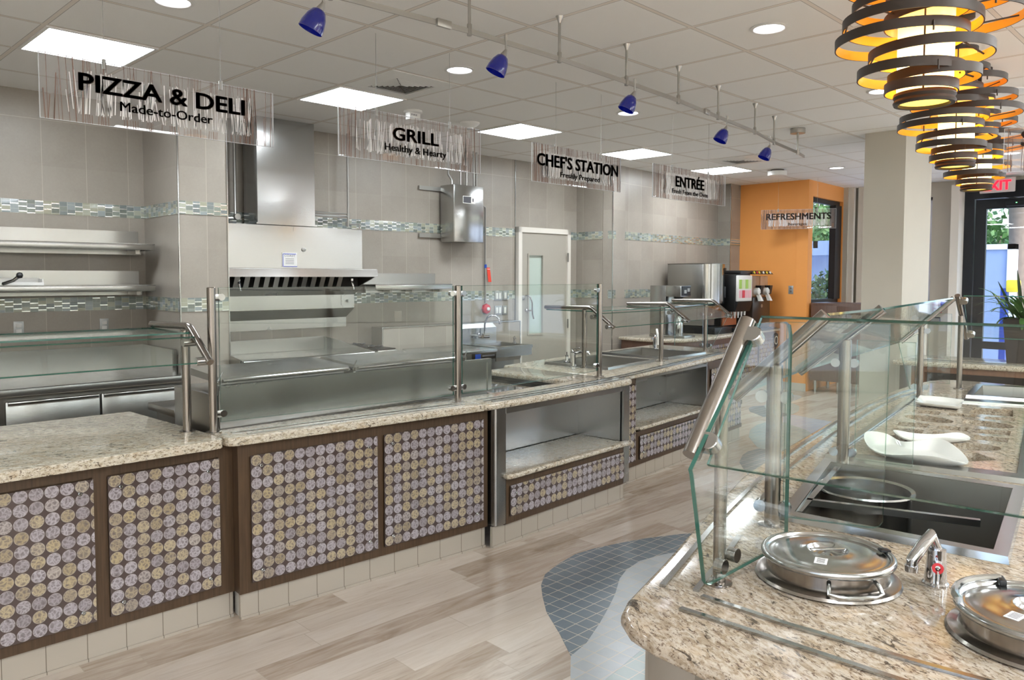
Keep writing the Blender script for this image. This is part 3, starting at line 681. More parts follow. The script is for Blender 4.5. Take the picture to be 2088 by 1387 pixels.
# ------------------------------------------------------------------ hanging acrylic signs
def sign(label, A, B, zb, zt, big, small, bw, sw, wires, dens, seed, bigmat=LETTER, clipz=None):
    fr = frab(A, B, 0); L = math.hypot(B[0]-A[0], B[1]-A[1]); rnd = random.Random(seed)
    t = thing('hanging_sign', label, 'sign', Fr(A[0], A[1], math.degrees(fr.a), zb))
    MB(fr).pane([(0, 0, zb), (L, 0, zb), (L, 0, zt), (0, 0, zt)], .008).build('acrylic_sheet', [ACRYL, AEDGE, AEDGE], t)
    H = zt-zb; m1 = MB(fr); m2 = MB(fr)
    def streak(mb, x, z0, z1, lean, w):
        y = -.0052; mb.hexa([(x, y-.0004, z0), (x+w, y-.0004, z0), (x+w, y, z0), (x, y, z0), (x+lean, y-.0004, z1), (x+lean+w, y-.0004, z1), (x+lean+w, y, z1), (x+lean, y, z1)])
    for i in range(int(dens*1.25)):
        x = rnd.uniform(.004, L-.01); ed = x < .16*L or x > .84*L
        if ed: streak(m1, x, zb+.001, zt-.001 if rnd.random() < .6 else zb+H*rnd.uniform(.3, .9), rnd.uniform(-.012, .012), rnd.uniform(.0015, .004))
        else:
            streak(m1, x, zb+.001, zb+H*.14, rnd.uniform(-.004, .004), rnd.uniform(.001, .0028))
            streak(m1, min(x+rnd.uniform(-.01, .01), L-.01), zt-H*.2, zt-.001, rnd.uniform(-.004, .004), rnd.uniform(.0008, .0022))
    for i in range(int(dens*1.7)):
        x = rnd.uniform(.10*L, .89*L); a, b_ = zb+H*rnd.uniform(.13, .2), zb+H*rnd.uniform(.74, .84)
        if rnd.random() < .35: b_ = a+H*rnd.uniform(.2, .5)
        streak(m2, x, a, b_, rnd.uniform(-.015, .015), rnd.uniform(.0018, .005))
    m1.build('brown_streaks', BROWNST, t, smooth=False); m2.build('white_streaks', WHITEST, t, smooth=False)
    def put(nm, s, x0, x1, z, h, mat, bold):
        text_mb(s, x1-x0, h, fr, (x0, -.008, z), (1, 0, 0), bold=bold, depth=.003).build(nm, mat, t, smooth=False)
    x0, x1, z, h = bw; put('lettering', big, x0, x1, z, h, bigmat, .045)
    if small: x0, x1, z, h = sw; put('small_lettering', small, x0, x1, z, h, LETTER, .018)
    for u in wires:
        MB(fr).tube([(u, 0, zt+.01), (u, 0, CEIL)], .0011, 6).lathe([(.0085, zt-.028), (.0085, zt+.014)], (u, 0, 0), 12).build('hanging_wire', IRON, t)
    return t
Y0 = 3.59
sign('clear hanging sign reading PIZZA & DELI, Made-to-Order', (.933, Y0), (1.96, Y0), 2.237, 2.503, 'PIZZA & DELI', 'Made-to-Order', (.144, .876, 2.374-.002, .072), (.306, .715, 2.309, .040), (.248, .76), 62, 3)
sign('clear hanging sign reading GRILL, Healthy & Hearty', (2.337, Y0), (3.372, Y0), 2.24, 2.513, 'GRILL', 'Healthy & Hearty', (.352, .691, 2.370, .070), (.298, .748, 2.306, .038), (.247, .783), 66, 4, LETTERB)
sign("clear hanging sign reading CHEF'S STATION, Freshly Prepared", (3.845, Y0), (4.833, Y0), 2.238, 2.497, "CHEF'S STATION", 'Freshly Prepared', (.043, .948, 2.352, .080), (.285, .725, 2.290, .036), (.242, .748), 120, 5)
sign('clear hanging sign reading ENTRÉE, Fresh From the Oven', (5.262, Y0), (6.408, Y0), 2.236, 2.505, 'ENTRÉE', 'Fresh From the Oven', (.322, .775, 2.348, .085), (.272, .838, 2.290, .036), (.28, .853), 130, 6)
sign('clear hanging sign reading REFRESHMENTS, Beverages', (10.127, 5.113), (10.522, 4.240), 2.250, 2.515, 'REFRESHMENTS', 'Beverages', (.065, .895, 2.378, .085), (.350, .590, 2.300, .034), (.22, .72), 95, 7)
sign('clear hanging sign cut by the right edge, only its S showing', (5.58, 1.23), (5.68, .25), 2.245, 2.512, 'S', '', (.088, .178, 2.395, .095), (0, 0, 0, 0), (.30, .75), 60, 8)

# ------------------------------------------------------------------ big ring pendants
RINGS = [(0.0,.093,.016),(-.012,.105,.052),(.029,.133,.090),(-.040,.156,.104),(.015,.180,.163),(-.078,.194,.210),(-.062,.200,.252),(.10,.204,.286),(-.045,.172,.318),(.085,.196,.352),(-.07,.185,.392),(.05,.170,.436),(-.03,.15,.482)]
def pendant(x, y, zb, label, seed):
    fr = Fr(x, y, -45.6, zb); rnd = random.Random(seed)
    t = thing('ring_pendant', label, 'pendant light', fr, 'amber ring pendants over the island')
    MB(fr).lathe([(.083, .012), (.083, .58)], n=36, cap0=False, cap1=False).build('lamp_shade', AMBER, t, normals=True)
    MB(fr).lathe([(.0, .010), (.076, .010), (.0761, .014), (.0, .014)], n=36).build('bottom_lens', AMBERB, t)
    MB(fr).lathe([(.077, .0), (.090, .0), (.093, .008), (.088, .017), (.093, .026), (.091, .036), (.084, .036), (.077, .012)], n=40, close=True).build('bottom_cap', DARKPAT, t)
    for i, (dx, r_, z) in enumerate(RINGS[1:]):
        dy = rnd.uniform(-.03, .03) if r_ > .14 else 0; tl = rnd.uniform(-.035, .035)
        hw = .0155; n = 56; mb = MB(fr)
        rings = []
        for k in range(n):
            a = 2*PI*k/n; c_, s_ = math.cos(a), math.sin(a); zz = z+tl*c_*r_
            rings.append([mb.v((dx+c_*(r_+o), dy+s_*(r_+o), zz+h)) for o, h in ((0, -hw), (.004, -hw), (.004, hw), (0, hw))])
        for k in range(n):
            A, B = rings[k], rings[(k+1) % n]
            for q in range(4):
                mb.mi = 1 if q == 3 else 0; mb.f([A[q], B[q], B[(q+1) % 4], A[(q+1) % 4]])
        mb.build('ring', [DARKPAT, RINGIN], t, normals=False if False else True)
    mb = MB(fr)
    for i in range(len(RINGS)-2):
        d1, r1, z1 = RINGS[i+1]; d2, r2_, z2 = RINGS[i+2]; s_ = 1 if i % 2 else -1
        xa = (d1+s_*r1+d2+s_*r2_)/2; 
        mb.tube([(d1+s_*r1*.97, 0, z1), (d2+s_*r2_*.97, 0, z2)], .003, 6)
        mb.tube([(d2, -s_*r2_*.99, z2-.03), (d2, -s_*r2_*.99, z2)], .003, 6)
    for a in (0, 120, 240):
        c_, s_ = math.cos(R(a))*.089, math.sin(R(a))*.089
        mb.tube([(c_, s_, .03), (c_, s_, .585)], .003, 6)
    mb.build('ring_struts', DARKPAT, t)
    MB(fr).lathe([(.09, .58), (.09, .60), (.02, .62), (.012, .64), (.012, CEIL-zb-.03), (.07, CEIL-zb-.025), (.07, CEIL-zb-.0005)], n=30, cap0=True).build('stem_and_canopy', DARKPAT, t)
    return t
pendant(2.77, .84, 2.16, 'nearest and largest amber ring pendant over the island', 1)
pendant(4.47, 1.20, 2.16, 'middle of the three amber ring pendants over the island', 2)
pendant(5.73, 1.41, 2.16, 'farthest and lowest looking amber ring pendant, beside the exit sign', 3)

# ================================================================== SERVING COUNTERS (left)
def kick(fr, u0, u1, parent, v=.02, h=.125): MB(fr).box(u0, u1, v, v+.02, 0, h, .0).box(u0, u1, v-.008, v, 0, .012).build('tile_kick', KICK, parent, smooth=False)
def discpanel(fr, u0, u1, z0, z1, parent, v=0.0, screws=True):
    p = Fr(*fr.w((u0, v-.012, z0))[:2], math.degrees(fr.a), z0)
    o = MB(p).box(0, u1-u0, 0, .006, 0, z1-z0).build('disc_panel', CAPIZ, parent, org=p, smooth=False)
    for x in ((.05, u1-u0-.05) if u1-u0 > .2 else ((u1-u0)/2,)):
        for z in (.05, z1-z0-.05):
            MB(p).lathe([(.0085, 0), (.0085, .006), (.006, .008), (.004, .006)], (x, .0, z), 16, axis=(0, -1, 0)).build('standoff_screw', STEELB, o)
    return o
# S1 pizza end
F1 = frab((-.6, 3.47), (1.64, 3.425)); L1 = 2.2405
c1 = thing('serving_counter', 'dark wood serving counter under the pizza and deli end, with framed disc panels', 'counter', F1, 'serving counter sections')
MB(F1).box(0, L1-.08, .10, .86, .125, .83).box(0, L1-.012, .012, .10, .125, .83).build('cabinet_body', WOOD, c1)
kick(F1, 0, L1, c1)
mb = MB(F1); mb.box(0, L1, 0, .012, .125, .17).box(0, L1, 0, .012, .77, .83)
e1 = [.0, .45, .505, 1.085, 1.14, 1.642, 1.70, 2.172, L1]
for i in range(0, 8, 2): 
    pass
for a, b in ((0, .03), (.53, .60), (1.085, 1.14), (1.645, 1.70), (2.172, L1)): mb.box(a, b, 0, .012, .17, .77)
mb.build('wood_frame', WOOD, c1)
for a, b in ((.03, .53), (.60, 1.085), (1.14, 1.645), (1.70, 2.172)): discpanel(F1, a, b, .172, .766, c1)
t1 = MB().prism([(-.75, 3.37), (1.50, 3.325)]+arc((1.525, 3.36), .035, -90, 0, 4)[1:]+[(1.565, 3.50), (1.525, 4.375), (-.75, 4.42)], .83, ZT, .017).build('granite_worktop', GRAN)
tag(t1, 'widest granite worktop, at the pizza end in the lower left', 'worktop', 'granite worktops')
# S2 deli
F2 = frab((1.635, 3.362), (3.125, 3.265)); L2 = 1.493
c2 = thing('serving_counter', 'dark wood counter with two large disc panels below the deli glass', 'counter', F2, 'serving counter sections')
MB(F2).box(.002, L2-.012, .012, .18, .125, .83).build('cabinet_body', WOOD, c2)
kick(F2, .01, L2-.005, c2)
MB(F2).box(.02, .04, .04, .11, 0, .125).build('kick_return', BASEB, c2)
mb = MB(F2).box(0, L2, 0, .012, .125, .172).box(0, L2, 0, .012, .768, .83)
for a, b in ((0, .058), (.735, .778), (1.452, L2)): mb.box(a, b, 0, .012, .172, .768)
mb.build('wood_frame', WOOD, c2)
discpanel(F2, .056, .736, .172, .768, c2); discpanel(F2, .778, 1.453, .172, .768, c2)
t2 = MB().prism([(1.572, 3.50), (1.575, 3.36)]+[(1.583, 3.333), (1.60, 3.320), (1.63, 3.314)]+[(2.2, 3.262), (3.00, 3.198), (3.032, 3.195), (3.034, 3.535), (1.572, 3.545)], .83, ZT, .017).build('granite_worktop', GRAN)
tag(t2, 'granite worktop over the two large disc panels, carrying the tall glass screen', 'worktop', 'granite worktops')
# S3 niche unit
F3 = frab((3.145, 3.212), (4.53, 3.270)); L3 = 1.386
c3 = thing('serving_counter', 'steel framed counter with an open steel niche and granite shelf', 'counter', F3, 'serving counter sections')
MB(F3).box(.09, L3-.01, .40, .42, .12, .83).box(.09, L3-.02, .02, .42, .36, .385).build('niche_shell', BROWNL, c3)
MB(F3).box(.08, .083, .02, .40, .385, .80).box(L3-.085, L3-.08, .02, .40, .385, .80).box(.08, L3-.08, .395, .40, .385, .80).build('steel_lining', STEEL, c3)
MB(F3).box(.08, L3-.01, .012, .38, .12, .36).build('cabinet_body', WOOD, c3)
mb = MB(F3)
mb.prism([(.0, .10), (.0, .02)]+arc((.02, .02), .02, 180, 270, 4)[1:]+[(.083, 0), (.083, .10)], .13, .83)
mb.box(L3-.07, L3, -.004, .10, .13, .83).box(.083, L3-.07, -.003, .02, .79, .83).build('steel_trim', STEEL, c3)
MB(F3).box(.083, L3-.07, -.002, .012, .125, .168).box(.083, L3-.07, -.002, .012, .352, .40).box(.083, .113, -.002, .012, .168, .352).build('wood_frame', WOOD, c3)
discpanel(F3, .113, L3-.072, .168, .352, c3, screws=True)
for x in (.55, .75):
    pass
kick(F3, -.01, L3-.035, c3, v=.02)
MB(F3).prism([(.072, .39), (.072, .02)]+[(.06, .0), (.062, -.03), (.09, -.045)]+[(L3-.02, -.045), (L3+.005, -.03), (L3+.005, .0), (L3-.073, .012), (L3-.086, .02), (L3-.086, .39)], .400, .432, .014).build('granite_shelf', GRAN, c3)
t3 = MB().prism([(3.036, 3.195), (3.06, 3.180), (3.4, 3.178), (4.0, 3.200), (4.47, 3.228), (4.515, 3.238), (4.545, 3.262), (4.55, 3.30), (4.53, 3.335), (4.49, 3.35), (4.49, 4.37), (4.14, 4.36), (4.14, 3.485), (3.036, 3.485)], .83, ZT, .017).build('granite_worktop', GRAN)
tag(t3, 'granite worktop over the nearer open niche, with three steel slide strips', 'worktop', 'granite worktops')
# S4 niche unit
F4 = frab((4.60, 3.478), (7.0, 3.70)); L4 = 2.41
c4 = thing('serving_counter', 'farther counter with an open niche, beside the reception of wells', 'counter', F4, 'serving counter sections')
c4['label'] = 'farther dark wood counter with an open niche below the two drop in wells'
MB(F4).box(.35, 1.605, .40, .42, .12, .70).box(.35, 1.605, .02, .42, .36, .39).box(0, .345, .012, .19, .125, .83).box(1.605, L4, .012, .06, .125, .83).build('cabinet_body', WOOD, c4)
MB(F4).box(.347, .350, .0, .40, .39, .82).box(1.600, 1.605, .0, .40, .39, .82).box(.35, 1.60, .395, .40, .39, .82).box(.35, 1.60, .01, .40, .795, .82).build('steel_lining', STEEL, c4)
MB(F4).box(.35, 1.605, .012, .38, .125, .36).build('lower_body', WOOD, c4)
MB(F4).box(1.595, 1.612, -.003, .01, .36, .83).box(.345, 1.6, -.003, .01, .795, .815).build('steel_trim', STEEL, c4)
mb = MB(F4).box(0, L4, 0, .012, .125, .165).box(0, L4, 0, .012, .352, .39).box(1.612, L4, 0, .012, .76, .83).box(0, .35, 0, .012, .77, .83).box(.29, .405, 0, .012, .165, .352).box(.335, .35, 0, .012, .35, .8).box(1.612, 1.67, 0, .012, .12, .8)
mb.build('wood_frame', WOOD, c4)
discpanel(F4, .10, .335, .168, .765, c4); discpanel(F4, .405, 1.60, .165, .350, c4); discpanel(F4, 1.68, 2.36, .168, .76, c4)
kick(F4, -.05, L4, c4, v=.02)
MB(F4).prism([(.352, .39), (.352, -.01)]+[(.365, -.035), (.40, -.042)]+[(1.56, -.042), (1.592, -.03), (1.597, .0), (1.597, .39)], .402, .432, .014).build('granite_shelf', GRAN, c4)
WELL1 = [(4.783, 4.315), (5.569, 4.393), (5.613, 3.763), (4.827, 3.686)]; WELL2 = [(5.775, 4.488), (6.467, 4.54), (6.492, 3.806), (5.80, 3.77)]
def shrink(q, d):
    cx = sum(p[0] for p in q)/4; cy = sum(p[1] for p in q)/4; out = []
    for p in q:
        L = math.hypot(p[0]-cx, p[1]-cy); out.append((cx+(p[0]-cx)*(L-d)/L, cy+(p[1]-cy)*(L-d)/L))
    return out
t4 = MB().prism([(4.492, 3.372), (4.56, 3.355), (4.60, 3.385), (4.888, 3.418), (5.3, 3.462), (5.733, 3.52), (6.2, 3.60), (6.682, 3.695), (7.00, 3.76), (7.05, 3.80), (7.06, 4.75), (5.8, 4.68), (4.492, 4.50)], .83, ZT, .017, holes=[shrink(WELL1, .06), shrink(WELL2, .06)]).build('granite_worktop', GRAN)
tag(t4, 'granite worktop around the two sunken steel wells', 'worktop', 'granite worktops')
def well(q, label, zc=ZT, depth=.16, rim=.045, group='sunken steel wells', name='drop_in_well', h=.02):
    cx = sum(p[0] for p in q)/4; cy = sum(p[1] for p in q)/4; fr = Fr(cx, cy, 0, zc)
    t = thing(name, label, 'well', fr, group)
    a = q; b = shrink(q, rim*1.3); z0, z1 = zc+.0005, zc+h
    mb = MB(); n = 4
    A0 = [mb.v((p[0], p[1], z0)) for p in a]; A1 = [mb.v((p[0], p[1], z1)) for p in shrink(a, .006)]
    B1 = [mb.v((p[0], p[1], z1-.002)) for p in b]
    for X_, Y_ in ((A0, A1), (A1, B1)):
        for i in range(n): mb.f([X_[i], X_[(i+1) % n], Y_[(i+1) % n], Y_[i]])
    mb.build('rim', STEELB, t, ang=20)
    mb = MB(); c = shrink(q, rim*1.3+.002); d = shrink(q, rim*1.3+.03)
    C1 = [mb.v((p[0], p[1], z1-.003)) for p in c]; D = [mb.v((p[0], p[1], zc-depth)) for p in d]
    for i in range(n): mb.f([C1[i], C1[(i+1) % n], D[(i+1) % n], D[i]])
    mb.f(D); mb.build('basin', STEELD, t, ang=20)
    return t
well(WELL1, 'nearer of the two sunken steel wells on the left counter, faucet at its corner')
well(WELL2, 'farther of the two sunken steel wells on the left counter')
def rail(path, label, group='steel slide strips', z=ZT, w=.018, h=.006):
    fr = Fr(path[0][0], path[0][1], 0, z); mb = MB(); P = [Vector((p[0], p[1])) for p in path]; L_, R_ = [], []
    for i, p in enumerate(P):
        d = (P[min(i+1, len(P)-1)]-P[max(i-1, 0)]).normalized(); n = Vector((-d.y, d.x))*w/2
        L_.append(p+n); R_.append(p-n)
    T = [[mb.v((q.x, q.y, zz)) for q in s] for s, zz in ((L_, z+.0003), (R_, z+.0003), (L_, z+h), (R_, z+h))]
    for i in range(len(P)-1):
        for a, b in ((0, 1), (3, 2), (2, 0), (1, 3)): mb.f([T[a][i], T[a][i+1], T[b][i+1], T[b][i]])
    for i in (0, -1): mb.f([T[0][i], T[1][i], T[3][i], T[2][i]])
    o = mb.build('slide_strip', STEELB, org=fr, smooth=False); tag(o, label, 'steel strip', group); return o
rail([(1.64, 3.43), (2.3, 3.375), (2.985, 3.315)], 'rear of the two steel strips on the deli worktop', 'deli worktop steel strips')
rail([(1.68, 3.355), (2.3, 3.315), (2.94, 3.262)], 'front of the two steel strips on the deli worktop', 'deli worktop steel strips')
rail([(3.10, 3.327), (3.6, 3.325), (4.2, 3.362), (4.6, 3.41), (5.2, 3.52), (6.0, 3.66), (6.75, 3.80)], 'rear of three long steel strips running past the wells', 'long steel strips past the wells')
rail([(3.10, 3.272), (3.6, 3.272), (4.2, 3.305), (4.6, 3.36), (5.2, 3.465), (6.0, 3.605), (6.85, 3.77)], 'middle of three long steel strips running past the wells', 'long steel strips past the wells')
rail([(3.12, 3.222), (3.6, 3.222), (4.2, 3.252), (4.48, 3.285)], 'front short steel strip over the nearer niche')
# cooktop set low behind the niche unit
t = thing('cooktop', 'black glass cooktop in a steel frame, sunk behind the worktop', 'cooktop', Fr(3.8, 3.9, 0, .78))
MB().box(3.45, 4.135, 3.66, 4.36, .10, .80).build('steel_body', STEELD, t)
MB().box(3.46, 4.13, 3.50, 3.535, .80, .845).box(3.46, 4.13, 4.31, 4.345, .80, .845).box(3.46, 3.495, 3.53, 4.31, .80, .845).box(4.095, 4.13, 3.53, 4.31, .80, .845).build('steel_frame', STEELB, t)
MB().box(3.50, 4.09, 3.54, 4.30, .815, .822).build('glass_top', BLACKG, t)
# deli prep unit with raised steel front panel and lids
t = thing('deli_prep_table', 'stainless deli prep unit with a long raised front panel and lids', 'prep table', Fr(2.5, 3.8, 0, 0))
MB().box(1.635, 3.43, 3.585, 4.06, .12, 1.03, .004).build('cabinet', STEELD, t)
for x in (1.72, 3.34):
    for y in (3.68, 3.98): MB().lathe([(.02, 0), (.02, .12)], (x, y, 0), 12).build('caster', BLACKM, t)
MB().box(1.635, 3.43, 4.065, 4.42, .862, .90, .004).box(1.66, 3.41, 4.065, 4.36, .30, .86).build('cutting_ledge', STEELD, t)
fp = MB().box(1.645, 3.43, 3.556, 3.566, .872, 1.075).box(1.645, 3.43, 3.547, 3.582, 1.055, 1.077).box(3.40, 3.432, 3.548, 3.58, .875, 1.075).build('front_panel', STEEL, t)
for a, b in ((1.655, 2.40), (2.425, 3.22)):
    mb = MB(); mb.hexa([(a, 3.585, 1.085), (b, 3.585, 1.085), (b, 3.95, 1.10), (a, 3.95, 1.10), (a+.01, 3.60, 1.112), (b-.01, 3.60, 1.112), (b-.01, 3.94, 1.132), (a+.01, 3.94, 1.132)]).__class__
    o = mb.build('lid', STEEL, t)
    MB().tube([(a+.02, 3.583, 1.095), (b-.02, 3.583, 1.095)], .008, 8).build('lid_edge', STEELB, o)
for x in (1.65, 2.412, 3.23):
    MB().box(x-.008, x+.008, 3.57, 3.66, 1.03, 1.10).tube([(x-.01, 3.57, 1.09), (x+.035, 3.60, 1.135)], .004, 6).build('lid_hinge', STEELB, t)

# ------------------------------------------------------------------ tall flat glass screen over the deli worktop
def post(fr, z1, r=.02, base=True, parent=None, name='post', z0=ZT):
    mb = MB(fr).lathe([(r, 0), (r, z1-z0-.003), (r-.003, z1-z0)], (0, 0, 0), 20)
    if base: mb.lathe([(r+.016, .0), (r+.016, .004), (r+.002, .006)], (0, 0, .0003), 20)
    return mb.build(name, TUBE, parent)
def clamp(fr, dx, parent, z, s=1, r=.016):
    return MB(fr).box(min(0, dx), max(0, dx), -.011, .011, z-r, z+r, .002).lathe([(r, -.012), (r, .012)], (dx, 0, z), 16, axis=(0, 1, 0)).build('glass_clamp', STEELB if s else STEELB, parent)
P1, P2, P3 = (1.591, 3.508), (2.98, 3.361), (4.473, 3.496)
t = thing('glass_screen', 'tall flat glass screen on round posts in front of the deli prep unit', 'glass screen', Fr(P1[0], P1[1], 0, ZT), 'sneeze guards on the left counters')
for i, p in enumerate((P1, P2, P3)):
    fr = Fr(p[0], p[1], 0, ZT); post(fr, 1.547, .0195, parent=t)
    for a, b, s_ in ((P1, P2, 0), (P2, P3, 1)):
        if p in (a, b):
            o = b if p == a else a; f = frab(p, o); f = Fr(p[0], p[1], math.degrees(f.a), ZT)
            for z in (.085, .63): clamp(f, .045, t, z)
for a, b in ((P1, P2), (P2, P3)):
    f = frab(a, b); L = math.hypot(b[0]-a[0], b[1]-a[1])
    MB(f).pane([(.033, 0, ZT+.045), (L-.033, 0, ZT+.045), (L-.033, 0, 1.545), (.033, 0, 1.545)], .009).build('glass_pane', [GLASS, GEDGE, GBORD], t)

# ------------------------------------------------------------------ curved-arm sneeze guards
def armpath(x, y0, y1, y2, y3, z0, z1):
    P = [(x, y0, z0), (x, y1, z0+.01)]
    c = []
    for k in range(1, 6):
        q = k/6; P.append((x, y1+(y2-y1)*q*1.0, z0+.01-(z0-z1)*.28*q*q))
    P.append((x, y3, z1)); return P
def guard(label, stations, top_ext=None, post_side=True, gr='sneeze guards on the left counters'):
    x0, yp = stations[0][0], stations[0][1]
    t = thing('sneeze_guard', label, 'sneeze guard', Fr(stations[-1][0], stations[-1][1], 0, ZT), gr)
    for (x, yp, yb, y1, y2, y3, za, zb_) in stations:
        if yp is not None: post(Fr(x, yp, 0, ZT), za-.008, .0195, parent=t)
        MB().tube(armpath(x, yb, y1, y2, y3, za, zb_), .0165, 12).build('support_arm', TUBE, t)
        for (yy, zz) in ((y2-.01, za-.055), (y3+.012, zb_+.012)):
            MB().lathe([(.017, -.03), (.019, -.028), (.019, .028), (.017, .03)], (x-.022, yy+.018, zz-.006), 14, axis=(1, 0, 0)).build('glass_clamp', STEELB, t)
    for (sa, sb) in zip(stations, stations[1:]):
        xa, xb = sa[0], sb[0]
        yb_, y1_ = sa[2], sa[3]; ybb, y1b = sb[2], sb[3]
        MB().pane([(xa, sa[2]-.01, sa[6]-.02), (xb, sb[2]-.01, sb[6]-.02), (xb, sb[4]+.03, sb[6]-.02), (xa, sa[4]+.03, sa[6]-.02)], .008).build('top_glass', [GLASS, GEDGE, GBORD], t)
        MB().pane([(xa, sa[4]-.025, sa[6]-.035), (xb, sb[4]-.025, sb[6]-.035), (xb, sb[5]+.015, sb[7]+.0), (xa, sa[5]+.015, sa[7]+.0)], .008).build('front_glass', [GLASS, GEDGE, GBORD], t)
    return t
guard('curved arm sneeze guard over the pizza end, leaving the picture at left', [(-.6, None, 4.10, 3.66, 3.58, 3.42, 1.357, 1.215), (1.515, 3.618, 4.02, 3.60, 3.52, 3.36, 1.357, 1.215)])
guard('curved arm sneeze guard over the sunken wells on the left counter', [(4.822, 3.922, 4.34, 3.88, 3.80, 3.63, 1.343, 1.205), (5.657, 3.752, 4.11, 3.71, 3.64, 3.48, 1.357, 1.225), (6.751, 3.968, 4.35, 3.92, 3.845, 3.69, 1.357, 1.22)])
# vertical end panes of that guard
g = [o for o in bpy.data.objects if o.get('label', '').startswith('curved arm sneeze guard over the sunken')][0]
for x, y in ((6.751, 3.968),):
    MB().pane([(x, y-.02, ZT+.03), (x, y-.06, ZT+.03), (x-.02, y-.25, 1.225), (x, y-.02, 1.31)], .008).build('end_glass', [GLASS, GEDGE, GBORD], g)
    MB().pane([(x, y+.03, ZT+.03), (x, y+.35, ZT+.03), (x, y+.35, 1.31), (x, y+.03, 1.31)], .008).build('end_glass', [GLASS, GEDGE, GBORD], g)
    for z in (ZT+.06, 1.23): MB().lathe([(.018, -.012), (.018, .012)], (x, y-.045, z), 16, axis=(1, 0, 0)).lathe([(.018, -.012), (.018, .012)], (x, y+.045, z), 16, axis=(1, 0, 0)).build('glass_clamp', STEELB, g)
# faucets on the left counter
def faucet(label, x, y, deg, s=1.0):
    fr = Fr(x, y, deg, ZT); t = thing('faucet', label, 'faucet', fr, 'counter faucets')
    MB(fr).lathe([(.024*s, 0), (.024*s, .004), (.019*s, .008), (.018*s, .09*s), (.020*s, .10*s), (.012*s, .108*s)], (0, 0, .0003), 20).build('body', CHROME, t)
    MB(fr).tube([(-.005, 0, .095*s), (.05*s, 0, .105*s), (.11*s, 0, .10*s), (.115*s, 0, .085*s)], .011*s, 12).build('spout', CHROME, t)
    MB(fr).tube([(0, 0, .105*s), (-.01*s, 0, .125*s), (.05*s, 0, .135*s)], .005*s, 8).build('lever', CHROME, t)
    return t
faucet('chrome faucet at the corner of the nearer sunken well', 4.80, 4.02, -35, 1.15)
faucet('chrome faucet standing past the farther sunken well', 6.60, 4.45, 200, 1.15)
t = thing('filler_spout', 'small chrome drain knob beside the nearer sunken well faucet', 'faucet', Fr(4.90, 4.17, 0, ZT+.02))
MB(ORG[t]).lathe([(.03, -.0), (.03, .006), (.012, .012), (.009, .045), (.013, .05), (.013, .058), (.004, .06)], n=18).tube([(0, 0, .05), (0, .0, .085)], .004, 8).build('knob', CHROME, t)
t = thing('white_hose', 'short white hose rising from the edge of the wells', 'hose', Fr(6.9, 4.70, 0, ZT))
MB().tube([(6.90, 4.62, ZT+.01), (6.90, 4.62, ZT+.07), (6.905, 4.625, ZT+.12), (6.93, 4.65, ZT+.15), (6.97, 4.68, ZT+.165)], .012, 10).build('hose', WHITEP, t)

# ================================================================== KITCHEN WALL EQUIPMENT
def kb(): return MB(K)
# wall shelves
def shelf(u0, u1, zl, zt_, zb0, zb1, d, label, gr='steel wall shelves'):
    t = thing('wall_shelf', label, 'shelf', K.at(u1-.5, -.02, zl), gr)
    kb().wall(u0, u1, .002, .012, zb0, zb1).build('back_plate', STEEL, t)
    kb().wall(u0, u1, .012, d, zt_-.008, zt_).wall(u0, u1, d-.010, d, zl, zt_, .002).wall(u0, u1-.02, .10, .13, zl-.03, zt_-.009).wall(u1-.006, u1, .012, d-.01, zl, zt_).build('shelf_board', STEEL, t)
    for u in (u0+.2, (u0+u1)/2, u1-.12): kb().wall(u, u+.03, .012, d-.06, zl-.028, zt_-.009).build('bracket', STEELD, t)
    return t
shelf(-.8, 2.335, 1.790, 1.838, 1.838, 1.945, .38, 'upper stainless wall shelf left of the tiled pier')
shelf(-.8, 2.335, 1.482, 1.531, 1.531, 1.636, .38, 'lower stainless wall shelf left of the tiled pier, holding a white tray')
shelf(4.36, 5.29, 1.467, 1.520, 1.520, 1.626, .30, 'short stainless wall shelf right of the exhaust hood')
t = thing('film_dispenser', 'white tray with a black knob handle on the lower steel shelf', 'tray', K.at(1.45, -.2, 1.532))
kb().wall(1.00, 1.615, .14, .27, 1.532, 1.538).wall(1.00, 1.615, .14, .148, 1.538, 1.58).wall(1.00, 1.615, .262, .27, 1.538, 1.552).wall(1.607, 1.615, .148, .262, 1.538, 1.575).build('tray', WHITEP, t)
kb().tube([(1.37, -.27, 1.542), (1.42, -.33, 1.565), (1.445, -.35, 1.59)], .011, 10).build('handle_arm', STEELB, t)
kb().lathe([(.0, -.022), (.016, -.016), (.022, 0), (.016, .016), (0, .022)], (1.452, -.356, 1.60), 16, cap0=False, cap1=False).build('knob', BLACKM, t)
# prep counter under the shelves
t = thing('prep_counter', 'long stainless prep counter with cabinet doors against the left wall', 'counter', K.at(1.5, -.4, 0))
kb().wall(-.8, 2.38, .012, .85, .875, .885).wall(-.8, 2.38, .83, .85, .835, .885, .004).wall(2.37, 2.38, .012, .83, .835, .875).build('counter_top', STEEL, t)
kb().wall(-.8, 2.38, .012, .030, .885, 1.056).wall(2.345, 2.375, .03, .66, .885, 1.056).build('splash_back', STEEL, t)
kb().wall(-.8, 2.37, .03, .76, .10, .873).build('cabinet_body', STEELD, t)
for u in (-.6, .5, 1.4, 2.3): kb().wall(u, u+.04, .60, .66, 0, .10).build('leg', STEELD, t)
for a, b in ((.15, .69), (.71, 1.235), (1.265, 1.81), (1.822, 2.35)):
    d_ = kb().wall(a, b, .762, .80, .14, .80, .006).build('door', STEEL, t)
    kb().wall(a+.01, b-.01, .80, .822, .775, .80, .004).build('handle_lip', STEELB, d_)
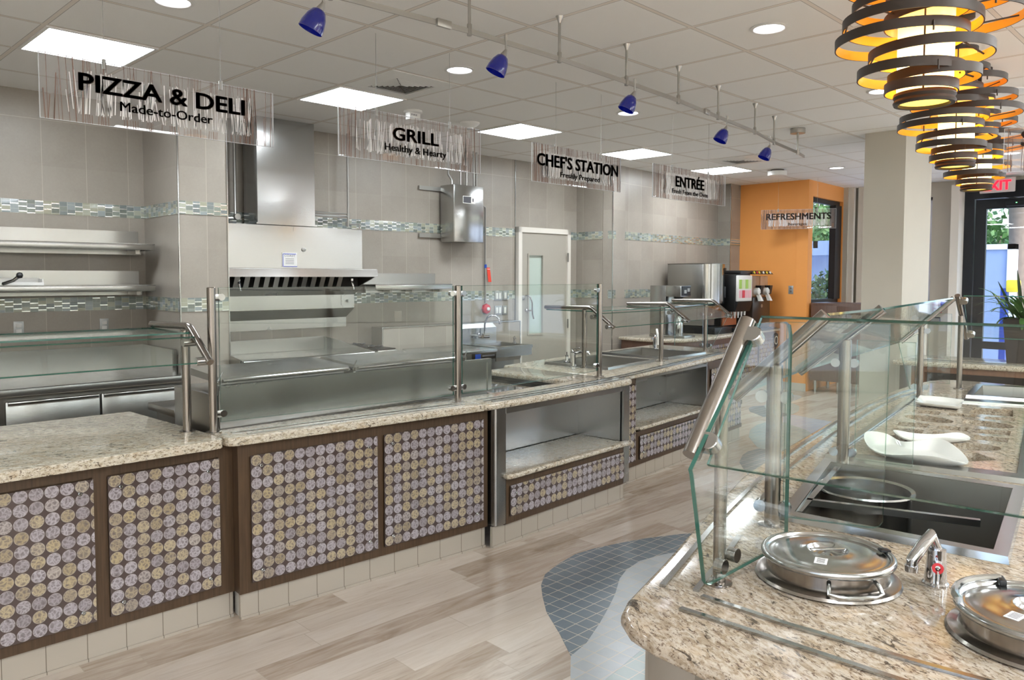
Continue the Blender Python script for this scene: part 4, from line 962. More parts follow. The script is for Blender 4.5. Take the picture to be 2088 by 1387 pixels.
# outlets on the tiled wall
def outlet(u, z, label, w=.064, h=.10, fr=K, kind='duplex', gr='wall outlets'):
    o = fr.at(u, 0, z); t = thing('wall_outlet', label, 'outlet', o, gr)
    MB(o).wall(-w/2, w/2, .0005, .006, -h/2, h/2, .001).build('cover_plate', GREYP, t)
    for zz in (.02, -.02): MB(o).wall(-.018, .018, .006, .009, zz-.014, zz+.014, .001).build('socket', WHITEP, t)
    return t
outlet(1.506, 1.218, 'outlet at the far left under the lower shelf')
outlet(2.075, 1.218, 'outlet under the lower shelf just left of the tiled pier')
# exhaust hood
t = thing('exhaust_hood', 'stainless exhaust hood with duct, canopy lip and slatted filters', 'hood', K.at(3.5, -.2, 1.7))
kb().wall(3.20, 3.734, .03, .29, 2.045, CEIL-.002).wall(3.185, 3.75, .02, .30, 2.035, 2.05).build('duct', STEELB, t)
kb().wall(2.762, 4.115, .0, .28, 1.665, 2.030).wall(4.118, 4.232, .0, .27, 1.665, 2.026).build('hood_body', STEELB, t)
mb = MB(K); u0, u1 = 2.762, 4.232
mb.hexa([(u0, -.52, 1.60), (u1, -.52, 1.60), (u1, -.0, 1.60), (u0, -.0, 1.60), (u0, -.515, 1.66), (u1, -.515, 1.66), (u1, -.0, 1.664), (u0, -.0, 1.664)])
mb.hexa([(u0, -.53, 1.592), (u1, -.53, 1.592), (u1, -.50, 1.592), (u0, -.50, 1.592), (u0, -.522, 1.656), (u1, -.522, 1.656), (u1, -.50, 1.660), (u0, -.50, 1.660)])
mb.build('canopy_lip', STEELB, t)
mb = MB(K); mb.hexa([(u1-.012, -.50, 1.595), (u1, -.50, 1.595), (u1, -.0, 1.43), (u1-.012, -.0, 1.43), (u1-.012, -.50, 1.60), (u1, -.50, 1.60), (u1, -.0, 1.60), (u1-.012, -.0, 1.60)]); mb.build('side_gusset', STEELD, t)
mb = MB(K)
for k in range(14):
    a = 2.80+k*.088
    mb.hexa([(a, -.285, 1.50), (a+.045, -.285, 1.50), (a+.045, -.25, 1.50), (a, -.25, 1.50), (a, -.335, 1.598), (a+.045, -.335, 1.598), (a+.045, -.30, 1.598), (a, -.30, 1.598)])
mb.build('filter_slats', STEELD, t)
kb().wall(2.77, 4.2, .10, .24, 1.50, 1.598).build('filter_recess', DARKIN, t)
mb = MB(K); mb.hexa([(u0, -.13, 1.425), (u1, -.13, 1.425), (u1, -.001, 1.425), (u0, -.001, 1.425), (u0, -.27, 1.50), (u1, -.27, 1.50), (u1, -.001, 1.50), (u0, -.001, 1.50)]); mb.build('grease_trough', STEEL, t)
for u in (3.02, 4.10):
    kb().tube([(u, -.30, 1.56), (u, -.31, 1.53), (u+.012, -.315, 1.475)], .010, 10, taper=[1, 1.1, .6]).lathe([(.016, 0), (.016, .02)], (u, -.30, 1.555), 12).build('spray_nozzle', CHROME, t)
kb().wall(3.42, 3.56, .281, .2835, 1.675, 1.80).build('paper_sticker', PAPER, t)
kb().wall(3.43, 3.55, .2836, .2845, 1.785, 1.793).wall(3.424, 3.431, .2836, .2845, 1.68, 1.79).wall(3.43, 3.56, .2836, .2845, 1.677, 1.684).build('sticker_border', simple('sticker_blue', '7d84c4', .6), t)
text_mb('COAST', .10, .018, K, (3.44, -.2848, 1.765), (1, 0, 0), depth=.0006).build('sticker_lettering', GREYINK, t)
for k in range(4): kb().wall(3.45, 3.53, .2836, .2842, 1.745-.014*k, 1.749-.014*k).build('sticker_line', GREYINK, t)
kb().lathe([(.018, 0), (.018, .01), (.010, .014)], (3.625, -.28, 1.83), 16, axis=(0, -1, 0)).build('inspection_port', IRON, t)
kb().wall(3.53, 3.64, .28, .283, 1.985, 2.02).build('duct_collar_tag', STEELB, t)
# backsplash panels under the hood
t = thing('wall_flashing', 'stepped stainless backsplash panels below the hood', 'backsplash', K.at(3.5, -.05, 1.3))
kb().wall(2.762, 4.232, .0, .125, 1.300, 1.425).build('upper_panel', STEEL, t)
mb = MB(K); mb.hexa([(u0, -.03, 1.21), (4.20, -.03, 1.21), (4.20, -.001, 1.21), (u0, -.001, 1.21), (u0, -.125, 1.299), (u1, -.125, 1.299), (u1, -.001, 1.299), (u0, -.001, 1.299)]); mb.build('sloped_panel', STEELD, t)
kb().wall(2.762, 4.20, .0, .03, 1.118, 1.209).build('lower_panel', STEEL, t)
kb().wall(4.09, 4.225, .125, .130, 1.325, 1.42).lathe([(.012, 0), (.012, .02), (.007, .03)], (4.15, -.13, 1.365), 12, axis=(0, -1, 0)).build('access_plate', STEEL, t)
# pipes
t = thing('conduit', 'steel pipe run dropping beside the hood duct to the hood', 'pipe', K.at(4.19, -.06, 2.2), 'steel pipes on the tiled wall')
kb().tube([(3.76, -.10, 2.160), (4.19, -.10, 2.160)], .010, 8).tube([(3.76, -.10, 2.185), (4.19, -.10, 2.185)], .006, 8).tube([(4.19, -.10, CEIL-.002), (4.19, -.10, 2.06)], .010, 8).tube([(4.19, -.08, 2.085), (4.325, -.08, 2.095), (4.325, -.08, 1.67)], .008, 8).lathe([(.016, -.02), (.016, .02)], (4.19, -.10, 2.17), 12).lathe([(.014, -.02), (.014, .02)], (4.19, -.085, 2.09), 12).build('pipe', IRON, t)
t = thing('conduit', 'steel pipe with an elbow between the tiled pier and the duct', 'pipe', K.at(3.12, -.1, 2.2), 'steel pipes on the tiled wall')
kb().tube([(3.10, -.08, CEIL-.002), (3.10, -.08, 2.09), (2.99, -.08, 2.085)], .013, 8).lathe([(.026, -.02), (.026, .02)], (3.105, -.10, 2.10), 14, axis=(0, 1, 0)).build('pipe', IRON, t)
# griddle
t = thing('griddle', 'wide stainless flat top griddle under the exhaust hood', 'griddle', K.at(3.3, -.5, 0))
kb().wall(2.762, 3.92, .10, .71, .78, .915).wall(2.80, 3.90, .12, .71, .10, .78).build('body', STEELD, t)
kb().wall(2.745, 3.92, .72, .93, .70, .92, .004).wall(2.80, 3.90, .72, .92, .10, .70).build('control_front', STEEL, t)
kb().wall(2.765, 3.90, .14, .90, .916, .926).build('cooking_plate', STEEL, t)
kb().wall(2.762, 3.92, .10, .125, .916, 1.045).build('splash_back', STEEL, t)
mb = MB(K)
for u in (3.905,): mb.hexa([(u, -.92, .916), (u+.015, -.92, .916), (u+.015, -.10, .916), (u, -.10, .916), (u, -.92, .965), (u+.015, -.92, .965), (u+.015, -.10, 1.045), (u, -.10, 1.045)])
mb.hexa([(2.745, -.92, .80), (2.757, -.92, .80), (2.757, -.725, .80), (2.745, -.725, .80), (2.745, -.92, .965), (2.757, -.92, .965), (2.757, -.725, .99), (2.745, -.725, .99)])
mb.build('side_splash', STEEL, t)
kb().tube([(2.76, -.935, .945), (3.915, -.935, .945)], .016, 12).build('front_rail', STEELB, t)
kb().wall(2.741, 2.7445, .80, .88, .84, .90).build('warning_label', PAPER, t)
kb().wall(2.7405, 2.7415, .80, .88, .888, .90).wall(2.7405, 2.7415, .80, .88, .84, .846).build('label_stripe', REDT, t)
kb().wall(2.80, 3.0, .931, .934, .865, .89).build('name_plate', BLACKM, t)
for u in (2.80, 3.85):
    for d_ in (.2, .85): kb().lathe([(.02, 0), (.02, .10)], (u, -d_, 0), 12).build('foot', STEELD, t)
# hot plate
t = thing('hot_plate', 'small two burner hot plate with red badge and knobs', 'hot plate', K.at(4.04, -.6, 0))
kb().wall(3.945, 4.15, .30, .95, .70, .965, .004).wall(3.95, 4.14, .32, .93, .10, .70).build('body', STEEL, t)
kb().wall(3.955, 4.14, .32, .93, .966, .975).build('burner_deck', BLACKM, t)
for d_ in (.48, .76):
    kb().lathe([(.07, 0), (.07, .006), (.058, .006), (.058, 0)], (4.045, -d_, .978), 24, close=True).tube([(3.97, -d_, .988), (4.12, -d_, .988)], .005, 6).tube([(4.045, -d_-.075, .988), (4.045, -d_+.075, .988)], .005, 6).build('grate', BLACKM, t)
kb().wall(4.01, 4.10, .951, .953, .925, .945).build('badge', RED, t)
for u in (3.97, 4.07, 4.12):
    kb().lathe([(.018, 0), (.017, .02), (.006, .022)], (u, -.953, .875), 16, axis=(0, -1, 0)).build('knob', STEELB, t)
for u in (3.96, 4.06, 4.11): kb().wall(u-.015, u+.02, .9515, .9525, .897, .905).build('knob_mark', RED, t)
# low tiled wing wall
t = thing('wing_wall', 'low tiled half wall with steel cap behind the steel table', 'half wall', K.at(5.3, -.2, 0))
kb().wall(4.43, 6.26, .13, .30, 0, 1.10).build('tiled_core', TILEX, t)
kb().wall(4.425, 6.262, .125, .305, 1.10, 1.108).wall(6.255, 6.265, .125, .305, 0, 1.10).wall(4.424, 4.434, .125, .306, 0, 1.10).build('steel_cap', STEEL, t)
# steel table
t = thing('holding_cabinet', 'low stainless cabinet with a flat steel top beside the hand sink', 'cabinet', K.at(4.9, -.6, 0))
kb().wall(4.625, 5.325, .35, .95, .865, .895, .003).build('top', STEEL, t)
kb().wall(4.64, 5.315, .37, .93, .12, .865).build('body', STEELD, t)
for u in (4.68, 5.27):
    for d_ in (.42, .88): kb().lathe([(.018, 0), (.018, .12)], (u, -d_, 0), 12).build('foot', STEELD, t)
kb().wall(5.01, 5.315, .931, .935, .80, .862).build('front_strip', STEELB, t)
kb().wall(5.05, 5.12, .9355, .937, .81, .855).build('blue_badge', BLUET, t)
kb().wall(5.14, 5.30, .9355, .937, .828, .842).build('grey_badge', GREYINK, t)
# hand sink
t = thing('hand_sink', 'wall hung stainless hand sink with tall splash', 'sink', K.at(5.65, -.5, .85))
mb = MB(K); mb.hexa([(5.38, -.345, .895), (5.86, -.345, .895), (5.86, -.306, .895), (5.38, -.306, .895), (5.38, -.345, 1.055), (5.86, -.345, 1.055), (5.84, -.306, 1.10), (5.40, -.306, 1.10)]); mb.build('splash', STEEL, t)
mb = MB(K); mb.prism([(5.38, -.85), (5.91, -.85), (5.91, -.345), (5.38, -.345)], .865, .895, holes=[[(5.45, -.79), (5.86, -.79), (5.86, -.42), (5.45, -.42)]]); mb.wall(5.40, 5.90, .825, .845, .79, .865).wall(5.40, 5.41, .36, .825, .79, .865).wall(5.89, 5.90, .36, .825, .79, .865); mb.build('rim', STEEL, t)
mb = MB(K); A = [mb.v(p) for p in ((5.45, -.79, .893), (5.86, -.79, .893), (5.86, -.42, .893), (5.45, -.42, .893))]; B = [mb.v(p) for p in ((5.49, -.75, .74), (5.82, -.75, .74), (5.82, -.46, .74), (5.49, -.46, .74))]
for i in range(4): mb.f([A[i], A[(i+1) % 4], B[(i+1) % 4], B[i]])
mb.f(B); mb.build('bowl', STEELD, t)
kb().wall(5.52, 5.78, .36, .70, .30, .74).build('skirt', STEELD, t)
t = thing('gooseneck_faucet', 'chrome gooseneck faucet on the splash of the hand sink', 'faucet', K.at(5.62, -.35, .99))
g_ = [(5.635, -.41, 1.0), (5.635, -.41, 1.09), (5.638, -.42, 1.13), (5.65, -.44, 1.17), (5.67, -.47, 1.19), (5.70, -.51, 1.185), (5.72, -.535, 1.16), (5.725, -.545, 1.12)]
kb().tube(g_, .010, 12).lathe([(.014, -.02), (.014, .01)], (5.725, -.545, 1.12), 12).build('spout', CHROME, t)
kb().lathe([(.034, 0), (.034, .035), (.02, .05), (.02, .075)], (5.60, -.346, .975), 18, axis=(0, -1, 0)).tube([(5.54, -.40, .965), (5.70, -.40, .96)], .018, 12).tube([(5.56, -.42, .99), (5.55, -.44, 1.06)], .008, 8).build('valve_body', CHROME, t)
t = thing('lever_faucet', 'small chrome lever tap on the right rim of the hand sink', 'faucet', K.at(5.885, -.60, .8955))
kb().lathe([(.022, 0), (.022, .006), (.010, .014), (.010, .05), (.015, .056), (.004, .075)], (5.885, -.60, .8955), 16).tube([(5.885, -.60, .955), (5.84, -.66, .965), (5.80, -.71, .955)], .006, 8).build('tap', CHROME, t)
# fire suppression cabinet with conduits
t = thing('suppression_cabinet', 'stainless wall cabinet with a hazard label, fed by conduits', 'cabinet', K.at(5.55, -.1, 2.2))
kb().wall(5.352, 5.758, .03, .25, 1.957, 2.548, .004).build('box', STEEL, t)
kb().wall(5.36, 5.75, .251, .254, 1.965, 2.54, .001).build('door', STEELB, t)
kb().wall(5.47, 5.64, .2545, .2565, 2.36, 2.435).build('label', PAPER, t)
kb().wall(5.475, 5.58, .2568, .2574, 2.365, 2.43).wall(5.60, 5.615, .2568, .2574, 2.38, 2.415).build('label_print', simple('label_dark', '4a4a50', .6), t)
def condu(label, path, r=.011): 
    u_, d_, z_ = path[0]; t = thing('conduit', label, 'pipe', K.at(u_, d_, z_), 'steel pipes on the tiled wall'); kb().tube(path, r, 8).build('pipe', IRON, t); return t
condu('leftmost conduit rising from the suppression cabinet to the ceiling', [(5.40, -.16, 2.55), (5.40, -.16, 2.60), (5.385, -.12, 2.66), (5.385, -.12, CEIL-.002)])
condu('thin middle conduit rising from the suppression cabinet', [(5.585, -.08, 2.55), (5.585, -.08, CEIL-.002)], .009)
condu('third conduit rising from the suppression cabinet', [(5.635, -.12, 2.55), (5.635, -.12, CEIL-.002)], .012)
condu('conduit at the right edge of the suppression cabinet', [(5.72, -.14, 2.55), (5.72, -.14, CEIL-.002)], .012)
condu('rightmost conduit rising past the suppression cabinet', [(5.79, -.10, 2.45), (5.79, -.10, CEIL-.002)], .012)
for z, nm in ((2.51, 'upper'), (2.02, 'lower')):
    t = thing('strut_rail', nm+' slotted steel rail left of the suppression cabinet', 'rail', K.at(5.2, 0, z), 'slotted steel rails')
    kb().wall(5.08, 5.85 if nm == 'upper' else 5.42, .001, .028, z-.02, z+.02).wall(5.085, 5.35, .0285, .030, z-.005, z+.005).build('rail', IRON, t)
t = thing('junction_box', 'small galvanised box at the right of the suppression cabinet', 'box', K.at(5.83, -.08, 2.4))
kb().wall(5.80, 5.86, .002, .10, 2.32, 2.47, .003).lathe([(.02, 0), (.02, .05)], (5.835, -.09, 2.47), 12).build('box', IRON, t)
t = condu('long thin conduit running down to the red pull station', [(5.90, -.03, 2.40), (5.99, -.02, 2.36), (5.993, -.02, 1.30)], .010)
kb().box(5.80, 5.995, -.03, -.012, 2.33, 2.40) if False else None
t = thing('pull_station', 'round red fire pull station below its conduit', 'alarm', K.at(6.0, 0, 1.235))
kb().lathe([(.055, .002), (.06, .02), (.055, .035), (.03, .045)], (6.005, 0, 1.235), 8, axis=(0, -1, 0)).build('housing', RED, t)
kb().lathe([(.02, 0), (.02, .012), (.01, .016)], (6.01, -.045, 1.235), 16, axis=(0, -1, 0)).build('push_knob', WHITEP, t)
t = thing('red_tag', 'red tag with blue tie hanging from the conduit', 'tag', K.at(6.0, 0, 1.6))
mb = MB(K); mb.hexa([(5.995, -.040, 1.70), (6.045, -.040, 1.70), (6.045, -.036, 1.70), (5.995, -.036, 1.70), (5.985, -.040, 1.54), (6.035, -.040, 1.54), (6.035, -.036, 1.54), (5.985, -.036, 1.54)])
mb = MB(K); mb.hexa([(6.02, -.040, 1.535), (6.065, -.040, 1.535), (6.065, -.036, 1.535), (6.02, -.036, 1.535), (5.995, -.040, 1.695), (6.04, -.040, 1.695), (6.04, -.036, 1.695), (5.995, -.036, 1.695)]); mb.build('tag', REDT, t)
kb().lathe([(.014, -.02), (.014, .02)], (5.993, -.022, 1.71), 12).build('tie', BLUET, t)
kb().wall(6.0, 6.043, .041, .042, 1.675, 1.68).build('tag_print', WHITEP, t)
def switch(u, z, n, label):
    o = K.at(u, 0, z); t = thing('light_switch', label, 'switch', o, 'wall switches by the door'); w = .04*n+.03
    MB(o).wall(-w/2, w/2, .0045, .010, -.052, .052, .001).build('cover_plate', GREYP if n > 0 else WHITEP, t)
    for k in range(n):
        x = (k-(n-1)/2)*.045; MB(o).wall(x-.016, x+.016, .010, .0135, -.034, .034, .001).build('rocker', WHITEP, t)
    return t
switch(6.198, 1.376, 2, 'upper double light switch left of the service door')
switch(6.305, 1.380, 1, 'upper single light switch left of the service door')
switch(6.198, 1.212, 2, 'lower double light switch left of the service door')
switch(6.300, 1.212, 1, 'lower single light switch left of the service door')
o = K.at(4.82, 0, 1.19); t = thing('blank_plate', 'blank grey cover plate on the tile left of the glass screen post', 'cover plate', o)
MB(o).wall(-.045, .045, .0005, .006, -.055, .055, .001).build('plate', simple('plate_taupe', 'b0a79c', .4), t)

# ================================================================== BEVERAGE COUNTER
bpoly = [(7.62, 5.67), (7.60, 5.30), (7.66, 5.02), (7.80, 4.89), (8.05, 4.83), (8.5, 4.83), (9.3, 4.92), (10.53, 5.00), (10.53, 5.62), (10.22, 5.63), (10.20, 5.83)]
def inset(poly, d, n0, n1):
    out = list(poly)
    for i in range(n0, n1+1):
        a = Vector(poly[max(i-1, 0)]); b = Vector(poly[min(i+1, len(poly)-1)]); t_ = (b-a).normalized(); n = Vector((-t_.y, t_.x)); out[i] = tuple(Vector(poly[i])+n*d)
    return out
tb = thing('beverage_counter', 'curved dark wood beverage counter with disc panels along the far wall', 'counter', Fr(9.0, 5.3, 0, 0))
MB().prism(bpoly, .83, ZT, .017).build('granite_top', GRAN, tb)
bi = inset(bpoly, .05, 0, 7); bi[0] = (7.67, 5.66); bi[7] = (10.52, 5.05)
MB().prism(bi, .12, .83).build('cabinet_body', BROWNL, tb)
MB().prism(inset(bi, .03, 1, 6), 0, .12).build('kick_base', BASEB, tb)
fb = frab(bi[6], bi[7]); Lf = math.hypot(bi[7][0]-bi[6][0], bi[7][1]-bi[6][1])
fa = frab(bi[5], bi[6]); La = math.hypot(bi[6][0]-bi[5][0], bi[6][1]-bi[5][1])
discpanel(fa, -.30, La*.62, .17, .76, tb, v=0)
for a, b in ((.05, .56), (.62, 1.15)): discpanel(fb, a, b, .17, .66 if False else .74, tb)
for fr_, u, nm in ((fa, La*.62+.10, ''), (fb, 1.19, '')):
    MB(fr_).lathe([(.075, -.014), (.10, -.014), (.105, -.004), (.105, .0), (.075, .0)], (u, -.001, .70), 28, axis=(0, 1, 0), close=True).build('trash_ring', BLACKM, tb)
    MB(fr_).lathe([(.045, -.0165), (.062, -.0165), (.062, -.015), (.045, -.015)], (u, -.001, .70), 28, axis=(0, 1, 0), close=True).build('trash_ring_label', WHITEP, tb)
    MB(fr_).lathe([(.074, -.002), (.074, -.003)], (u, -.001, .70), 24, axis=(0, 1, 0)).build('trash_hole', DARKIN, tb)
# ice and water dispenser
t = thing('ice_machine', 'tall stainless ice dispenser with a blue lit front on the beverage counter', 'ice machine', Fr(8.95, 5.35, 0, ZT))
MB().box(8.72, 9.15, 5.17, 5.70, 1.27, 1.76, .006).build('upper_body', STEEL, t)
mb = MB(); mb.prism([(8.72, 5.172)]+[(8.74, 5.10), (8.80, 5.065), (8.94, 5.05), (9.07, 5.065), (9.13, 5.10)]+[(9.15, 5.172)], 1.255, 1.76); mb.build('curved_front', STEELB, t, ang=60)
MB().box(8.715, 9.155, 5.045, 5.70, 1.76, 1.768).build('top_plate', STEELD, t)
MB().box(8.78, 9.06, 5.20, 5.68, .97, 1.27).build('lower_body', STEELB, t)
MB().box(8.73, 9.16, 5.00, 5.70, .871, .955, .004).build('drip_tray', BLACKM, t)
MB().lathe([(.0, -.002), (.022, -.002), (.022, .004), (.0, .004)], (9.085, 5.062, 1.69), 20, axis=(.25, -1, 0)).build('round_badge', BLACKM, t)
MB().box(9.065, 9.098, 5.062, 5.07, 1.33, 1.47, .003).build('handle_slot', BLACKM, t)
# coffee brewer
t = thing('coffee_brewer', 'stainless coffee brewer with black control panel on the beverage counter', 'coffee brewer', Fr(8.03, 5.2, 0, ZT))
MB().box(7.92, 8.14, 5.20, 5.42, .90, 1.49, .003).build('tower', STEEL, t)
MB().box(7.92, 8.14, 4.99, 5.20, 1.36, 1.49, .003).build('head', STEEL, t)
MB().box(7.935, 8.125, 4.982, 4.99, 1.37, 1.485, .002).build('control_panel', BLACKM, t)
MB().box(7.98, 8.03, 4.979, 4.982, 1.40, 1.44).box(8.05, 8.10, 4.979, 4.982, 1.42, 1.46).build('display', GREYP, t)
MB().lathe([(.045, 1.30), (.06, 1.36)], (8.03, 5.09, 0), 20).tube([(8.03, 5.03, 1.32), (8.03, 4.95, 1.31), (8.03, 4.94, 1.27)], .010, 8).build('brew_basket', BLACKM, t)
MB().lathe([(.055, .90), (.062, .97), (.058, 1.06), (.035, 1.12), (.04, 1.14)], (8.03, 5.09, 0), 22).build('carafe', STEELB, t)
MB().box(7.91, 8.15, 4.93, 5.42, .871, .90, .003).build('base_tray', STEEL, t)
MB().box(7.945, 7.995, 5.196, 5.20, 1.14, 1.24).build('instruction_label', PAPER, t)
# soda dispenser
t = thing('soda_dispenser', 'black drink dispenser with a lit menu front and four nozzles', 'drink dispenser', Fr(9.45, 5.2, 0, ZT))
MB().box(9.26, 9.67, 5.02, 5.52, 1.16, 1.63, .006).box(9.26, 9.67, 5.22, 5.52, .90, 1.16).build('cabinet', BLACKM, t)
MB().box(9.26, 9.67, 4.97, 5.52, .871, .93, .006).build('drip_base', BLACKM, t)
MB().box(9.275, 9.655, 4.985, 5.02, 1.275, 1.615, .008).build('menu_front', WHITEP, t)
cols = [simple('menu_green', 'a9d05a', .4), simple('menu_pale', 'dfe9b8', .4), simple('menu_pink', 'efb7c0', .4), simple('menu_red', 'd8384a', .4)]
for i in range(4):
    x = 9.30+i*.085
    MB().box(x, x+.07, 4.981, 4.985, 1.44, 1.56).build('menu_card', cols[0 if i in (0, 2) else 1], t); MB().box(x, x+.07, 4.981, 4.985, 1.32, 1.42).build('menu_card', cols[3 if i == 1 else 2], t)
mb = MB(); mb.hexa([(9.27, 5.02, 1.14), (9.66, 5.02, 1.14), (9.66, 5.2, 1.14), (9.27, 5.2, 1.14), (9.27, 4.975, 1.272), (9.66, 4.975, 1.272), (9.66, 5.2, 1.272), (9.27, 5.2, 1.272)]); mb.build('nozzle_hood', BLACKM, t)
for i in range(4):
    x = 9.33+i*.088; MB().lathe([(.014, 1.085), (.018, 1.14)], (x, 5.06, 0), 14).box(x-.012, x+.012, 5.10, 5.11, 1.05, 1.14).build('nozzle', WHITEP, t)
MB().box(9.28, 9.65, 5.205, 5.22, .95, 1.14).build('orange_splash', simple('orange_plastic', 'b8693f', .5), t)
MB().box(9.40, 9.68, 5.02, 5.46, 1.632, 1.68, .004).build('top_rail', BLACKM, t)
# juice towers
t = thing('juice_dispenser', 'brown drink dispenser with clear bowls and white levers by the orange wall', 'drink dispenser', Fr(10.0, 5.2, 0, ZT))
MB().box(9.75, 10.25, 5.02, 5.45, .90, 1.32, .01).build('base', simple('dark_brown_plastic', '3a2b22', .3), t)
MB().box(9.72, 10.28, 4.93, 5.45, .871, .90, .004).build('drip_tray', BLACKM, t)
for i, x in enumerate((9.87, 10.13)):
    MB().box(x-.11, x+.11, 5.05, 5.42, 1.33, 1.61, .012).build('clear_bowl', CLEARP, t)
    MB().lathe([(.03, 0), (.05, .05), (.05, .11), (.02, .13)], (x, 5.10, 1.40), 18, axis=(0, -1, 0)).build('auger', WHITEP, t)
    mb = MB(); mb.hexa([(x-.03, 4.94, 1.27), (x+.03, 4.94, 1.27), (x+.03, 4.99, 1.27), (x-.03, 4.99, 1.27), (x-.018, 5.0, 1.39), (x+.018, 5.0, 1.39), (x+.018, 5.04, 1.39), (x-.018, 5.04, 1.39)]); mb.build('lever', WHITEP, t)
    mb = MB(); mb.hexa([(x+.0, 4.97, 1.36), (x+.05, 4.97, 1.36), (x+.05, 5.04, 1.36), (x, 5.04, 1.36), (x-.01, 4.96, 1.48), (x+.07, 4.96, 1.48), (x+.07, 5.04, 1.48), (x-.01, 5.04, 1.48)]); mb.build('tap_block', BLACKM, t)
mb = MB(); mb.hexa([(9.69, 5.0, 1.632), (10.29, 5.0, 1.632), (10.29, 5.46, 1.632), (9.69, 5.46, 1.632), (9.69, 5.03, 1.68), (10.25, 5.03, 1.68), (10.25, 5.44, 1.68), (9.69, 5.44, 1.68)])
mb.build('lid_rack', BLACKM, t)
for i, x in enumerate((9.76, 9.84, 9.90, 10.02, 10.12, 10.22)):
    MB().lathe([(.0, -.004), (.018, -.004), (.018, .004), (0, .004)], (x, 5.01, 1.655), 14, axis=(0, -1, .3)).build('fruit_sticker', (YELLOW, RED, YELLOW, WHITEP, YELLOW, WHITEP)[i], t)
MB().lathe([(.0, -.001), (.025, -.001), (.025, .003), (0, .003)], (10.0, 5.018, 1.20), 16, axis=(0, -1, 0)).build('badge', IRON, t)
# outlet on the orange wall
o_ = Fr(10.55, 4.86, 90, 1.42); o_ = Fr(10.55, 4.86, -90, 1.415)
t = thing('wall_outlet', 'steel outlet plate on the orange wall', 'outlet', o_, 'wall outlets')
MB(o_).box(-.035, .035, -.007, -.0005, -.058, .058, .001).build('cover_plate', GREYP, t)
for z in (.022, -.022): MB(o_).box(-.014, .014, -.009, -.007, z-.012, z+.012).build('socket', VENTD, t)

# brown cabinet behind the column
t = thing('low_cabinet', 'brown cabinet on short steel legs below the corner window', 'cabinet', Fr(10.9, 4.2, 0, 0))
MB().box(10.62, 11.15, 3.86, 4.60, .16, 1.24, .004).build('body', BROWNL, t)
for a, b in ((3.87, 4.22), (4.235, 4.59)): MB().box(10.612, 10.62, a, b, .17, 1.20, .002).build('door', BROWNL, t)
for y in (3.92, 4.22, 4.54):
    for x in (10.66, 11.10): MB().lathe([(.022, 0), (.022, .16)], (x, y, 0), 12).build('leg', STEEL, t)
# right hand counter with planter
cr = thing('side_counter', 'granite topped wood counter with open dark niches, carrying the potted plant', 'counter', Fr(7.6, 1.4, 0, 0))
MB().prism([(7.185, 2.33), (7.20, 2.375), (7.25, 2.40), (7.90, 2.40), (8.10, .2), (7.52, .2), (7.36, 1.35)], .83, ZT, .017).build('granite_top', GRAN, cr)
fs = frab((7.255, 2.24), (7.57, .2)); Ls = 2.165
MB(fs).box(0, .10, .0, .60, 0, .83).box(.10, Ls, .45, .58, 0, .83).box(.10, Ls, .0, .58, 0, .10).box(.10, Ls, 0, .58, .78, .83).box(1.05, 1.13, 0, .5, .10, .78).build('carcass', MIDW, cr)
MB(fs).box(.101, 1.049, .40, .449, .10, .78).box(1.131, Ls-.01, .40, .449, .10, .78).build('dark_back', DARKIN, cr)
rail([(7.30, 2.28), (7.45, 1.4), (7.64, .3)], 'steel strip on the side counter by the plant', 'side counter steel strips')
rail([(7.42, 2.30), (7.56, 1.4), (7.75, .3)], 'rear steel strip on the side counter by the plant', 'side counter steel strips')
# planter
fp = Fr(7.80, 1.49, 8, ZT)
t = thing('potted_plant', 'leafy green plant in a tall dark square planter on the side counter', 'plant', fp)
mb = MB(fp); mb.hexa([(-.14, -.14, .001), (.14, -.14, .001), (.14, .14, .001), (-.14, .14, .001), (-.175, -.175, .37), (.175, -.175, .37), (.175, .175, .37), (-.175, .175, .37)]); mb.build('planter', POT, t)
MB(fp).box(-.16, .16, -.16, .16, .371, .376).build('soil', SOIL, t)
def leaf(mb, base, dirv, L, w, droop, n=7, fold=.25):
    d = Vector(dirv).normalized(); side = d.cross(Vector((0, 0, 1)))
    if side.length < .01: side = Vector((1, 0, 0))
    side.normalize(); p = Vector(base); prev = None
    for i in range(n+1):
        s_ = i/n; ww = w*math.sin(PI*min(1, (s_*.92+.06)))**.8
        a, c, b = p-side*ww+Vector((0, 0, ww*fold)), p, p+side*ww+Vector((0, 0, ww*fold))
        cur = [mb.v(a), mb.v(c), mb.v(b)]
        if prev: mb.f([prev[0], prev[1], cur[1], cur[0]]); mb.f([prev[1], prev[2], cur[2], cur[1]])
        prev = cur; d = (d+Vector((0, 0, -droop*(1.0/n)*(.4+s_)))).normalized(); p = p+d*(L/n)
rp = random.Random(5); m1 = MB(fp); m2 = MB(fp)
for i in range(46):
    a = rp.uniform(0, 2*PI); r_ = rp.uniform(0, .11); e = rp.uniform(.7, 2.2)
    leaf(m1, (r_*math.cos(a), r_*math.sin(a), .37), (math.cos(a), math.sin(a), e), rp.uniform(.22, .42), rp.uniform(.010, .024), rp.uniform(.8, 2.2))
for i in range(26):
    a = rp.uniform(0, 2*PI); leaf(m1, (.10*math.cos(a), .10*math.sin(a), .37), (math.cos(a), math.sin(a), .5), rp.uniform(.12, .25), rp.uniform(.02, .04), 3.0)
for (dx, dy, L, w, lx, ly) in ((.02, .05, .42, .035, -.05, .10), (-.05, .10, .36, .02, -.3, .35), (-.02, 0, .44, .028, .0, -.05), (.0, -.06, .38, .02, .1, -.15), (-.08, .13, .30, .016, -.35, .55), (.05, -.1, .34, .022, .05, -.3)):
    leaf(m2, (dx, dy, .37), (lx, ly, 1), L, w, .15, 8, .5)
